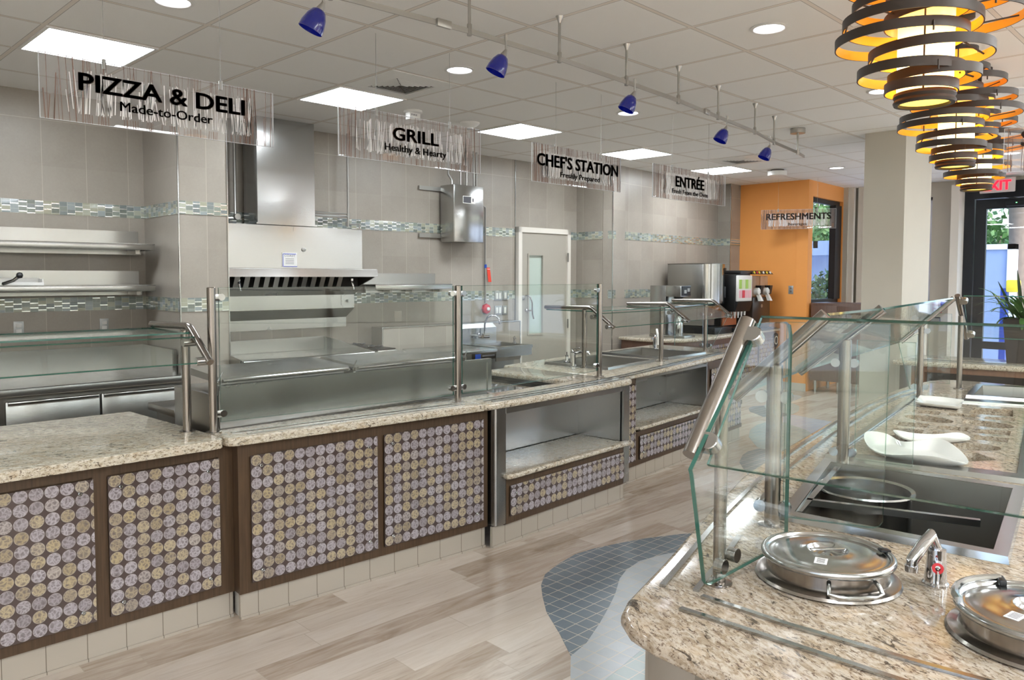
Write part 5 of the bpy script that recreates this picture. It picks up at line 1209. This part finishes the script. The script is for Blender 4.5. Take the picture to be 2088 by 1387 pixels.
m1.build('foliage', GREENL, t, normals=False); m2.build('tall_leaves', GREEND, t, normals=False)

# exit sign
fr = frab((11.9, 2.86), (11.86, 2.50)); Lx = .362
t = thing('exit_sign', 'white exit sign with red EXIT letters above the glass entrance', 'sign', Fr(11.9, 2.7, 0, 2.78))
MB(fr).box(-.03, Lx+.03, .0, .025, 2.715, 2.905, .01).build('plate', simple('exit_plate', 'd9d4d4', .3), t)
MB(fr).box(.1, .22, .005, .02, 2.905, CEIL-.001).build('mount', WHITEP, t)
text_mb('EXIT', Lx-.03, .125, fr, (.015, -.003, 2.748), (1, 0, 0), bold=.04, depth=.004).build('lettering', EXITR, t, smooth=False)
t = thing('wall_notice', 'small red notice on the beige wall left of the entrance', 'notice', Fr(12.1, 3.42, 0, 1.15)); MB().box(12.092, 12.0995, 3.36, 3.48, 1.09, 1.22).build('board', RED, t); MB().box(12.091, 12.092, 3.38, 3.46, 1.12, 1.14).box(12.091, 12.092, 3.38, 3.46, 1.16, 1.18).build('print', WHITEP, t)
t = thing('wall_keypad', 'small dark framed plate below the red notice', 'plate', Fr(12.1, 3.45, 0, .98)); MB().box(12.09, 12.0995, 3.37, 3.53, .93, 1.03, .002).build('frame', FRAMEBK, t); MB().box(12.087, 12.09, 3.385, 3.515, .945, 1.015).build('face', GREYP, t)

# ================================================================== ISLAND
IW = [(2.205, 1.045), (3.02, 1.245), (3.09, .575), (2.265, .455)]
IC = [(3.09, 1.27), (5.03, 1.545), (5.20, .95), (3.20, .60)]
IF = [(5.24, 1.31), (5.85, 1.405), (6.0, .92), (5.38, .83)]
edge = [(1.262, -.25), (1.268, .45), (1.28, .75), (1.292, .87), (1.312, .94), (1.352, .992), (1.415, 1.022), (1.55, 1.06), (1.675, 1.095), (2.18, 1.25), (2.615, 1.373), (3.153, 1.471), (3.94, 1.585), (4.513, 1.668), (5.161, 1.73), (5.704, 1.738), (5.95, 1.72), (6.07, 1.68), (6.125, 1.60), (6.14, 1.44), (6.12, 1.1), (6.06, -.25)]
ti = MB().prism(edge, .83, ZT, .019, 4, holes=[shrink(IW, .05), shrink(IC, .05), shrink(IF, .05)]).build('island_worktop', GRAN2)
tag(ti, 'large curved granite island worktop at the right with sunken wells and pots', 'worktop')
ib = thing('island_counter', 'steel cornered cabinet base under the granite island', 'counter', Fr(1.5, .5, 0, 0))
body = []
for i, p in enumerate(edge):
    a = Vector(edge[max(i-1, 0)]); b = Vector(edge[min(i+1, len(edge)-1)]); t_ = (b-a).normalized(); n = Vector((t_.y, -t_.x)); body.append(tuple(Vector(p)+n*(.075 if i > 2 else .10)))
MB().prism(body, .12, .55).build('cabinet_body', WOOD, ib)
MB().prism(body[:3]+[(2.1, .99), (2.2, -.25)], .55, .60).build('shelf_board', WOOD, ib)
shell = MB()
for a, b in zip(body, body[1:]):
    f = frab(a, b); L = math.hypot(b[0]-a[0], b[1]-a[1]); shell.fr = f; shell.box(0, L, -.02, 0, .55, .83)
shell.build('side_shell', WOOD, ib, smooth=False)
kk = MB()
for a, b in zip(body, body[1:]):
    f = frab(a, b); L = math.hypot(b[0]-a[0], b[1]-a[1]); kk.fr = f; kk.box(0, L, -.05, -.03, 0, .12)
kk.build('tile_kick', BASEB, ib, smooth=False)
f = frab(body[1], body[3])
MB().prism([(1.352, .80), (1.345, .895), (1.36, .925), (1.392, .955), (1.42, .94), (1.40, .80)], .12, .829).build('corner_trim', STEEL, ib, ang=60)
MB().box(1.350, 1.358, -.25, .80, .12, .829).box(1.340, 1.350, .76, .80, .12, .829).build('steel_panel', STEELD, ib)

well(IW, 'large steel framed well on the granite island beside the round kettles', depth=.30, rim=.05, name='drop_in_well')
for i, (a, b, lab) in enumerate((((2.45, 1.06), (2.60, .60), 'steel bar crossing the large island well in front of the pan'), ((2.30, 1.02), (2.97, 1.165), 'steel ledge bar along the left side of the large island well'))):
    f = frab(a, b); L = math.hypot(b[0]-a[0], b[1]-a[1]); o = MB(f).box(0, L, -.010, .010, ZT+.002, ZT+.010).box(0, L, -.003, .003, ZT-.012, ZT+.002).build('adapter_bar', STEELB, org=Fr(a[0], a[1], 0, ZT)); tag(o, lab, 'steel bar', 'adapter bars in the island well')
t = thing('inset_pan', 'round steel pan sitting inside the large island well', 'pan', Fr(2.72, .975, 0, ZT-.14))
MB(ORG[t]).lathe([(.0, 0), (.125, 0), (.14, .015), (.14, .145), (.153, .150), (.155, .144), (.150, .142), (.143, .138), (.1435, .012), (.0, -.003)], n=40, cap0=False, cap1=False).build('pan', STEELB, t)
# cold display with cut-outs
t = thing('cold_display', 'steel framed granite cold display with round and square cutouts', 'cold display', Fr(4.1, 1.1, 0, ZT))
mb = MB(); A0 = [mb.v((p[0], p[1], ZT+.0005)) for p in IC]; A1 = [mb.v((p[0], p[1], ZT+.018)) for p in shrink(IC, .008)]; B1 = [mb.v((p[0], p[1], ZT+.016)) for p in shrink(IC, .10)]; C1 = [mb.v((p[0], p[1], ZT-.03)) for p in shrink(IC, .105)]
for X_, Y_ in ((A0, A1), (A1, B1), (B1, C1)):
    for i in range(4): mb.f([X_[i], X_[(i+1) % 4], Y_[(i+1) % 4], Y_[i]])
mb.build('steel_frame', STEELB, t, ang=20)
def quadify(q): return q
def ell(c, L, w, ax, n=20):
    a = Vector(ax).normalized(); b = Vector((-a.y, a.x)); return [tuple(Vector(c)+a*L*math.cos(2*PI*k/n)+b*w*math.sin(2*PI*k/n)) for k in range(n)]
H_ = [[(4.543,1.382),(4.573,1.257),(4.47,1.239),(4.446,1.366)], [(4.572,1.216),(4.613,1.096),(4.51,1.081),(4.485,1.206)], [(4.582,1.049),(4.634,.928),(4.537,.914),(4.495,1.039)],
 [(4.861,1.176),(4.925,.999),(4.682,.948),(4.629,1.14)], [(4.107,1.317),(4.153,1.191),(4.042,1.174),(3.998,1.294)], [(3.931,1.285),(3.972,1.16),(3.859,1.141),(3.825,1.269)],
 [(4.142,1.149),(4.189,1.026),(4.082,1.011),(4.035,1.131)], [(3.971,1.122),(4.005,.995),(3.891,.974),(3.864,1.103)], [(4.178,.988),(4.231,.862),(4.111,.843),(4.063,.968)], [(4.007,.96),(4.035,.829),(3.925,.812),(3.9,.943)],
 [(3.522,.924),(3.607,.857),(3.52,.76),(3.416,.831)], [(4.93,1.44),(4.94,1.26),(4.69,1.21),(4.67,1.39)],
 ell((4.30,1.238),.118,.085,(-.26,-1)), ell((4.355,.988),.115,.085,(-.28,-1)), ell((3.73,.89),.10,.078,(.5,-.6)), ell((3.70,1.17),.085,.075,(.6,-.6))]
inner = shrink(IC, .106)
MB().prism(inner, ZT-.045, ZT+.006, holes=H_).build('granite_insert', GRAN2, t, smooth=False)
MB().prism(shrink(IC, .11), ZT-.085, ZT-.080).build('granite_floor', GRAN2, t, smooth=False)
well(IF, 'dark steel framed well at the far end of the island', depth=.22, rim=.05)
# white platters
def platter(poly, z, h, label, name='platter', wv=.014):
    c = Vector((sum(p[0] for p in poly)/len(poly), sum(p[1] for p in poly)/len(poly))); fr = Fr(c.x, c.y, 0, z); mb = MB(); n = len(poly)
    R_ = [(.62, .0), (.78, .004), (.97, h), (1.0, h+.001), (.995, h-.005), (.80, -.0), (.62, -.004)]
    rings = []
    for s_, dz in R_:
        ring = []
        for k, p in enumerate(poly):
            q = c+(Vector(p)-c)*s_; ring.append(mb.v((q.x, q.y, z+.005+dz+(wv*math.sin(3*2*PI*k/n) if s_ > .9 else 0))))
        rings.append(ring)
    for a, b in zip(rings, rings[1:]):
        for k in range(n): mb.f([a[k], a[(k+1) % n], b[(k+1) % n], b[k]])
    mb.f(rings[0]); mb.f(rings[-1])
    o = mb.build(name, PORC, org=fr, ang=60); tag(o, label, 'platter', 'white ceramic platters'); return o
def smoothpoly(P, n=4):
    out = []; m = len(P)
    for i in range(m):
        p0, p1, p2, p3 = [Vector(P[(i+k-1) % m]) for k in range(4)]
        for k in range(n):
            s_ = k/n; out.append(tuple(.5*((2*p1)+(-p0+p2)*s_+(2*p0-5*p1+4*p2-p3)*s_*s_+(-p0+3*p1-3*p2+p3)*s_**3)))
    return out
platter(smoothpoly([(3.33, 1.20), (3.48, 1.245), (3.57, 1.19), (3.50, 1.10), (3.55, .995), (3.47, .91), (3.36, .83), (3.235, .80), (3.17, .87), (3.17, .98), (3.21, 1.10)]), ZT+.006, .032, 'large white wavy platter on the near end of the cold display')
platter(smoothpoly([(3.62, 1.16), (3.72, 1.215), (3.76, 1.14), (3.80, 1.04), (3.86, .98), (3.82, .93), (3.74, .95), (3.68, 1.02), (3.60, 1.07)]), ZT+.006, .018, 'small white curved platter behind the large wavy one', wv=.006)
platter([(4.945, 1.475), (4.96, 1.36), (4.955, 1.245), (4.81, 1.215), (4.665, 1.185), (4.66, 1.30), (4.65, 1.41), (4.80, 1.445)], ZT+.006, .02, 'white rectangular dish at the far left of the cold display', wv=.002)
# induction kettles
def kettle(x, y, rot, label, hinged=False):
    fr = Fr(x, y, rot, ZT); t = thing('soup_kettle', label, 'soup kettle', fr, 'round soup kettles')
    MB(fr).lathe([(.138, .0005), (.163, .0005), (.167, .004), (.163, .010), (.145, .012), (.140, .016), (.1405, .058), (.138, .058)], n=56, close=True).build('kettle_body', TUBE, t)
    n = 64; mb = MB(fr); prof = [(.150, .050), (.1535, .055), (.1535, .061), (.150, .066), (.144, .068), (.139, .066), (.135, .060), (.130, .0595), (.122, .062), (.100, .0655), (.075, .0675), (.056, .0685), (.050, .0705), (.0465, .0705), (.043, .066), (.034, .058), (.018, .0555), (.0, .055)]
    if not hinged:
        mb.lathe(prof[:-1]+[(.001, .065)], n=n, cap0=False, cap1=True)
    else: mb.lathe(prof[:-1]+[(.001, .065)], n=n, cap0=False, cap1=True)
    mb.build('lid', STEELB, t, ang=50)
    MB(fr).box(-.042, .042, -.005, .005, .0685, .0725, .0015).box(-.006, .006, -.003, .003, .056, .069).build('lid_grip', STEELB, t)
    def lz(x_, y_):
        r_ = math.hypot(x_, y_)
        for (ra, za), (rb, zb) in zip(prof, prof[1:]):
            if rb <= r_ <= ra and za < .069: return zb+(za-zb)*(r_-rb)/(ra-rb) if ra > rb else za
        return .07
    fs_ = Fr(x, y, 197 if not hinged else 165, ZT); mb = MB(fs_); c4 = [(.066, -.020), (.100, -.020), (.100, .008), (.066, .008)]
    mb.hexa([(a_, b_, lz(a_, b_)+.0004) for a_, b_ in c4]+[(a_, b_, lz(a_, b_)+.0010) for a_, b_ in c4]); st_ = mb.build('barcode_sticker', PAPER, t)
    for q in range(5):
        c4 = [(.070+q*.0055, -.015), (.0725+q*.0055, -.015), (.0725+q*.0055, .003), (.070+q*.0055, .003)]; mb = MB(fs_)
        mb.hexa([(a_, b_, lz(a_, b_)+.0010) for a_, b_ in c4]+[(a_, b_, lz(a_, b_)+.0013) for a_, b_ in c4]); mb.build('barcode_line', GREYINK, st_)
    for q in range(5): pass
    mb = MB(fr); R_ = .140; a0, a1 = R(248), R(292)
    P = [(R_*math.cos(a0), R_*math.sin(a0), .040), ((R_+.012)*math.cos(a0), (R_+.012)*math.sin(a0), .034), ((R_+.022)*math.cos(a0), (R_+.022)*math.sin(a0), .020)]
    P += [((R_+.027)*math.cos(a0+(a1-a0)*k/6), (R_+.027)*math.sin(a0+(a1-a0)*k/6), .018) for k in range(1, 6)]
    P += [((R_+.022)*math.cos(a1), (R_+.022)*math.sin(a1), .020), ((R_+.012)*math.cos(a1), (R_+.012)*math.sin(a1), .034), (R_*math.cos(a1), R_*math.sin(a1), .040)]
    mb.tube(P, .0052, 10).build('handle', STEELB, t)
    if not hinged:
        MB(fr).box(.126, .151, -.013, .007, .0645, .0705, .002).build('ladle_notch', BLACKM, t)
    else:
        MB(fr).box(.118, .155, .03, .045, .060, .074, .003).build('lid_hinge', BLACKM, t)
        MB(fr).tube([(.150*math.cos(R(a)), .150*math.sin(R(a)), .071) for a in range(15, 100, 12)], .008, 8).build('hinge_bar', STEELB, t)
    return t
kettle(1.86, .752, -44, 'round steel soup kettle with notched lid near the sneeze guard post')
kettle(1.832, .312, 25, 'round steel soup kettle cut by the right edge, with a black lid hinge', True)
# island faucet
fr = Fr(2.005, .552, 150, ZT); t = thing('faucet', 'chrome faucet with a red mark between the two soup kettles', 'faucet', fr, 'counter faucets')
MB(fr).lathe([(.029, 0), (.029, .003), (.025, .007), (.021, .06), (.021, .085), (.0, .09)], (0, 0, .0003), 26, cap1=False).build('body', CHROME, t)
MB(fr).tube([(-.005, 0, .06), (.0, .0, .085), (.018, 0, .118), (.045, .005, .100), (.078, .010, .068), (.080, .010, .050)], .0125, 14, taper=[1, 1, 1.25, 1.1, 1.1, .9]).lathe([(.014, -.006), (.015, .008)], (.080, .010, .048), 18).build('spout', CHROME, t)
MB(fr).tube([(.008, .012, .05), (.03, .035, .052)], .013, 12).tube([(.03, .035, .050), (.055, .06, .032), (.075, .08, .027)], .0048, 8).build('lever', CHROME, t)
MB(fr).lathe([(.006, -.001), (.0125, -.001), (.0125, .0015), (.006, .0015)], (.034, .040, .0545), 20, axis=(.5, .75, .2), close=True).build('temperature_mark', RED, t)
MB(fr).lathe([(.012, -.004), (.012, .016), (.008, .02)], (.002, -.012, .075), 14, axis=(0, -1, .4)).build('side_valve', CHROME, t)
# slide strips on the island
rail([(1.53, 1.003), (2.01, 1.146), (2.174, 1.191), (2.636, 1.31), (2.983, 1.39), (3.338, 1.456), (3.889, 1.543), (4.522, 1.624), (5.194, 1.667), (5.5, 1.665)], 'outer of two long steel strips along the curved island edge', 'island edge steel strips', w=.015)
rail([(1.56, .932), (1.837, 1.004), (1.98, 1.048)], 'short inner steel strip beside the first island post', 'island edge steel strips', w=.015)
rail([(2.30, 1.155), (2.773, 1.288), (3.095, 1.349), (3.576, 1.435), (4.369, 1.55), (4.956, 1.61), (5.443, 1.61)], 'inner of two long steel strips along the curved island edge', 'island edge steel strips', w=.015)
rail([(1.543, .906), (1.54, .707), (1.56, .45), (1.60, .10), (1.64, -.15)], 'inner steel strip across the near end of the island', 'near end steel strips', w=.014)
rail([(1.451, .905), (1.459, .723), (1.463, .574), (1.47, .35), (1.49, -.15)], 'outer steel strip across the near end of the island', 'near end steel strips', w=.014)
# island sneeze guard
ig = thing('sneeze_guard', 'large island sneeze guard with thick slanted steel arms and clear panes', 'sneeze guard', Fr(2.148, 1.033, 0, ZT), 'island sneeze guards')
def iarm(x, y, phi, tl, zl, tt, zt_, zp, r=.019, rp=.0185, parent=ig):
    d = Vector((math.cos(R(phi)), math.sin(R(phi)))); L = (x+d.x*tl, y+d.y*tl, zl); T = (x+d.x*tt, y+d.y*tt, zt_)
    post(Fr(x, y, 0, ZT), zp, rp, parent=parent)
    MB().tube([L, T], r, 20).build('support_arm', TUBE, parent)
    s_ = Vector((-d.y, d.x))
    if abs(phi-180) < 20: s_ = -s_
    for P in (L, T):
        q = .12 if P is L else -.12; B_ = Vector(L).lerp(Vector(T), .10 if P is L else .88); c = B_-Vector((s_.x, s_.y, 0))*.034
        if phi > 150: c = B_+Vector((-s_.x, -s_.y, 0))*.034 if False else B_+Vector((0, -.036, 0))
        ax = (Vector(T)-Vector(L)).cross(Vector((s_.x, s_.y, 0))).normalized()
        dd_ = (c-B_).normalized(); al = (Vector(T)-Vector(L)).normalized(); mbc = MB(); prof_ = []
        for k in range(13):
            a_ = -PI/2+PI*k/12; prof_.append(B_+dd_*(.036+.019*math.cos(a_))+al*(.021*math.sin(a_)))
        prof_ = [B_-al*.021]+prof_+[B_+al*.021]
        Ab = [mbc.v(p_-ax*.014) for p_ in prof_]; Bb = [mbc.v(p_+ax*.014) for p_ in prof_]
        mbc.f(Ab); mbc.f(Bb)
        for k in range(len(prof_)): mbc.f([Ab[k], Ab[(k+1) % len(prof_)], Bb[(k+1) % len(prof_)], Bb[k]])
        bmesh.ops.bevel(mbc.bm, geom=list(mbc.bm.edges), offset=.002, segments=1, affect='EDGES'); mbc.build('glass_clamp', STEELB, parent)
    for k in range(2):
        a = PI*k+.6; MB().lathe([(.006, 0), (.006, .003), (.003, .005)], (x+.028*math.cos(a), y+.028*math.sin(a), ZT+.004), 10).build('base_screw', CHROME, parent)
    return L, T
L1_, T1_ = iarm(1.642, .919, 180, .131, 1.199, -.119, 1.491, 1.335, .021, .0150)
L2_, T2_ = iarm(2.148, 1.033, 105, .119, 1.242, -.137, 1.493, 1.345, .021, .0225)
L3_, T3_ = iarm(3.017, 1.169, 105, .169, 1.226, -.126, 1.480, 1.36, .021, .0225)
L4_, T4_ = iarm(5.15, 1.539, 105, .114, 1.198, -.168, 1.473, 1.30, .0165, .0165)
L5_, T5_ = iarm(5.649, 1.452, 0, .14, 1.195, -.10, 1.482, 1.35, .0165, .0165)
# base flanges oval
def slant(a, b, tops, name='slanted_glass'):
    pass
def pn(q, th=.009, parent=ig, name='glass_pane'): return MB().pane(q, th).build(name, [GLASS, GEDGE, GBORD], parent)
pn([(1.522, .885, 1.182), (1.62, -.20, 1.182), (1.862, -.20, 1.503), (1.765, .885, 1.503)], .010, name='front_slanted_pane')
dv = Vector((math.cos(R(12.7)), math.sin(R(12.7)), 0)); p1_ = Vector((1.642, .895, 0)); dv = Vector((1, 0, 0))
def on1(t_, z): q = p1_+dv*t_; return (q.x, q.y, z)
pn([on1(-.175, 1.180), on1(-.170, 1.168), on1(-.112, .915), on1(-.100, .902), on1(-.085, .900), on1(.290, .900), on1(.302, .908), on1(.304, 1.45), on1(.295, 1.475), on1(.265, 1.485), on1(.13, 1.487)], .010, name='side_pane')
dn = Vector((2.242-2.148, .76-1.033, 0)).normalized(); p2_ = Vector((2.148, 1.033, 0))
def on2(t_, z): q = p2_+dn*t_; return (q.x, q.y, z)
pn([on2(.03, .898), on2(.27, .898), on2(.285, .905), on2(.295, .92), on2(.30, 1.44), on2(.30, 1.47), on2(.03, 1.47)], .009, name='divider_pane')
for z in (.925, 1.25):
    for tt in (-.03, .03):
        c = p2_+dn*tt*1.15; MB().lathe([(.018, -.012), (.018, .012)], (c.x, c.y, z), 18, axis=(dn.y, -dn.x, 0)).build('glass_clamp', STEELB, ig)
for tt in (-.028, .03):
    c = p1_+dv*tt; MB().lathe([(.017, -.011), (.017, .011)], (c.x, c.y+.004, .925+(.012 if tt > 0 else 0)), 18, axis=(-dv.y, dv.x, 0)).build('glass_clamp', STEELB, ig)
def sl(La, Ta, Lb, Tb, g=.035):
    a = Vector(La); b = Vector(Lb); ta = Vector(Ta); tb = Vector(Tb); u = (b-a).normalized()
    pn([a+u*g, b-u*g, tb-u*g, ta+u*g], .009, name='slanted_pane')
sl(L2_, T2_, L3_, T3_); sl(L3_, T3_, L4_, T4_)
pn([(5.16, 1.56, .905), (5.16, 1.60, .905), (5.12, 1.66, 1.19), (5.16, 1.56, 1.25)], .008, name='end_pane')
pn([(5.625, 1.50, .90), (5.60, 1.63, .90), (5.60, 1.63, 1.36), (5.625, 1.50, 1.36)], .008, name='end_pane')
pn([(5.80, 1.44, 1.20), (5.92, .40, 1.20), (5.68, .38, 1.48), (5.56, 1.42, 1.48)], .009, name='slanted_pane')
pn([(3.03, 1.13, .90), (3.06, .93, .90), (3.06, .93, 1.36), (3.03, 1.13, 1.36)], .008, name='divider_pane')
for (x, y) in ((5.15, 1.539), (3.017, 1.169)):
    for z in (.925, 1.27):
        for s_ in (-1, 1): MB().lathe([(.017, -.011), (.017, .011)], (x+.012*s_, y-.030*s_, z), 16, axis=(1, .2, 0)).build('glass_clamp', STEELB, ig)

# ================================================================== OUTSIDE
gr_ = MB().poly([(12.25, -30, -.03), (60, -30, -.03), (60, 50, -.03), (12.25, 50, -.03)]).poly([(-30, 6.9, -.03), (12.25, 6.9, -.03), (12.25, 50, -.03), (-30, 50, -.03)]).poly([(-30, -30, -.03), (-3.35, -30, -.03), (-3.35, 6.9, -.03), (-30, 6.9, -.03)]).poly([(-3.35, -30, -.03), (12.25, -30, -.03), (12.25, -4.75, -.03), (-3.35, -4.75, -.03)]).poly([(10.7, 4.8, -.03), (12.25, 4.8, -.03), (12.25, 6.9, -.03), (10.7, 6.9, -.03)]).build('ground', ASPH, smooth=False); struct(gr_)
t = thing('garden_wall', 'pale blue rendered garden wall with white trim seen through the entrance', 'wall', Fr(17, 4, 0, 0))
MB().box(17, 17.2, 3.62, 9.0, 0, 2.12).build('panel', STUCCO, t); MB().box(16.96, 17.24, 3.50, 3.62, 0, 2.22).box(16.96, 17.24, 3.50, 9.0, 2.12, 2.22).build('trim', STUCCOW, t)
t = thing('outdoor_bench', 'low dark bench outside beyond the glass entrance', 'bench', Fr(15.2, 3.3, 0, 0))
MB().box(14.9, 15.5, 2.9, 3.7, .40, .46).build('seat', BROWNL, t)
for x in (14.95, 15.40):
    for y in (2.95, 3.62): MB().box(x, x+.05, y, y+.05, 0, .40).build('leg', FRAMEBK, t)
t = thing('outdoor_mailbox', 'yellow and blue box outside behind the potted plant', 'box', Fr(16, 3.4, 0, 0))
MB().box(16.0, 16.15, 3.40, 3.50, 0, 1.40).build('post_box', BLUEP, t); MB().box(15.98, 16.17, 3.22, 3.42, 1.33, 1.55, .03).build('top_panel', YELLOW, t)
def tree(x, y, h, r_, label, seed, n=1500, trunk=.12, col=None, ls=.12, name='tree', cy=.68, sq=.6):
    rt_ = random.Random(seed); fr = Fr(x, y, 0, 0); t = thing(name, label, name, fr, 'trees outside')
    if trunk: MB(fr).tube([(0, 0, 0), (.05, .02, h*.3), (-.03, .05, h*.55), (.05, 0, h*.8)], trunk, 10, taper=[1, .8, .65, .3]).build('trunk', TRUNK, t)
    mb = MB(fr)
    blobs = [(rt_.uniform(-r_, r_)*.6, rt_.uniform(-r_, r_)*.6, h*cy+rt_.uniform(-.3, .3)*h*sq, rt_.uniform(.35, .6)*r_) for _ in range(9)]
    for i in range(n):
        b = blobs[i % 9]; d = Vector((rt_.gauss(0, 1), rt_.gauss(0, 1), rt_.gauss(0, 1))).normalized()*b[3]*rt_.uniform(.6, 1.05)
        p = Vector(b[:3])+d; a = Vector((rt_.gauss(0, 1), rt_.gauss(0, 1), rt_.gauss(0, 1))).normalized()*ls; c = a.cross(Vector((rt_.gauss(0, 1), rt_.gauss(0, 1), rt_.gauss(0, 1)))).normalized()*ls*.5
        if p.z < .02: p.z = .05
        mb.poly([p-a, p-c, p+a, p+c])
    mb.build('foliage', col or GREENL, t, smooth=False, normals=False); return t
tree(23.5, 5.2, 3.4, 1.7, 'bushy green tree behind the garden wall seen through the entrance', 2)
tree(28.0, 8.2, 3.6, 2.2, 'wide dark green tree farther behind the garden wall', 3, col=GREEND)
tree(20.5, 1.6, 3.2, 1.3, 'green shrub tree right of the garden wall', 4, ls=.10)
t = thing('palm_tree', 'palm tree with rough trunk above the garden wall', 'palm tree', Fr(19.6, 3.95, 0, 0), 'trees outside')
MB().tube([(19.6, 3.95, 0), (19.62, 3.97, 1.5), (19.58, 4.0, 3.0), (19.62, 3.98, 4.3)], .20, 12, taper=[1, .85, .9, 1.2]).build('trunk', TRUNK, t)
mb = MB(); rt_ = random.Random(9)
for i in range(26):
    a = 2*PI*i/26+rt_.uniform(-.1, .1); leaf(mb, (19.6+.1*math.cos(a), 3.98+.1*math.sin(a), 4.2), (math.cos(a), math.sin(a), rt_.uniform(-.3, .9)), rt_.uniform(1.2, 1.8), .12, 1.8, 8, -.5)
mb.build('fronds', GREEND, t, normals=False)
tree(18.5, 7.4, 3.4, 1.5, 'leafy shrub outside the corner window', 11, trunk=.05, ls=.10, n=2200, cy=.5, sq=1.0)
tree(21.5, 9.2, 4.6, 2.2, 'tall pale tree behind the shrub outside the corner window', 12, n=2600, cy=.55, sq=.9)
tree(15.6, 6.2, 1.9, .9, 'low dark bush just outside the corner window', 13, trunk=.03, col=GREEND, ls=.07, n=1800, cy=.5, sq=.9)
t = thing('patio_canopy', 'pale canopy beam structure outside the corner window', 'canopy', Fr(17, 6.6, 0, 0))
MB().box(16.2, 16.5, 5.6, 8.2, 2.05, 2.35).box(16.2, 18.5, 6.9, 7.0, 2.2, 2.35).build('beam', STUCCO, t); MB().box(16.25, 16.4, 7.95, 8.1, 0, 2.05).box(16.25, 16.4, 5.7, 5.8, 0, 2.05).build('column', STUCCO, t)
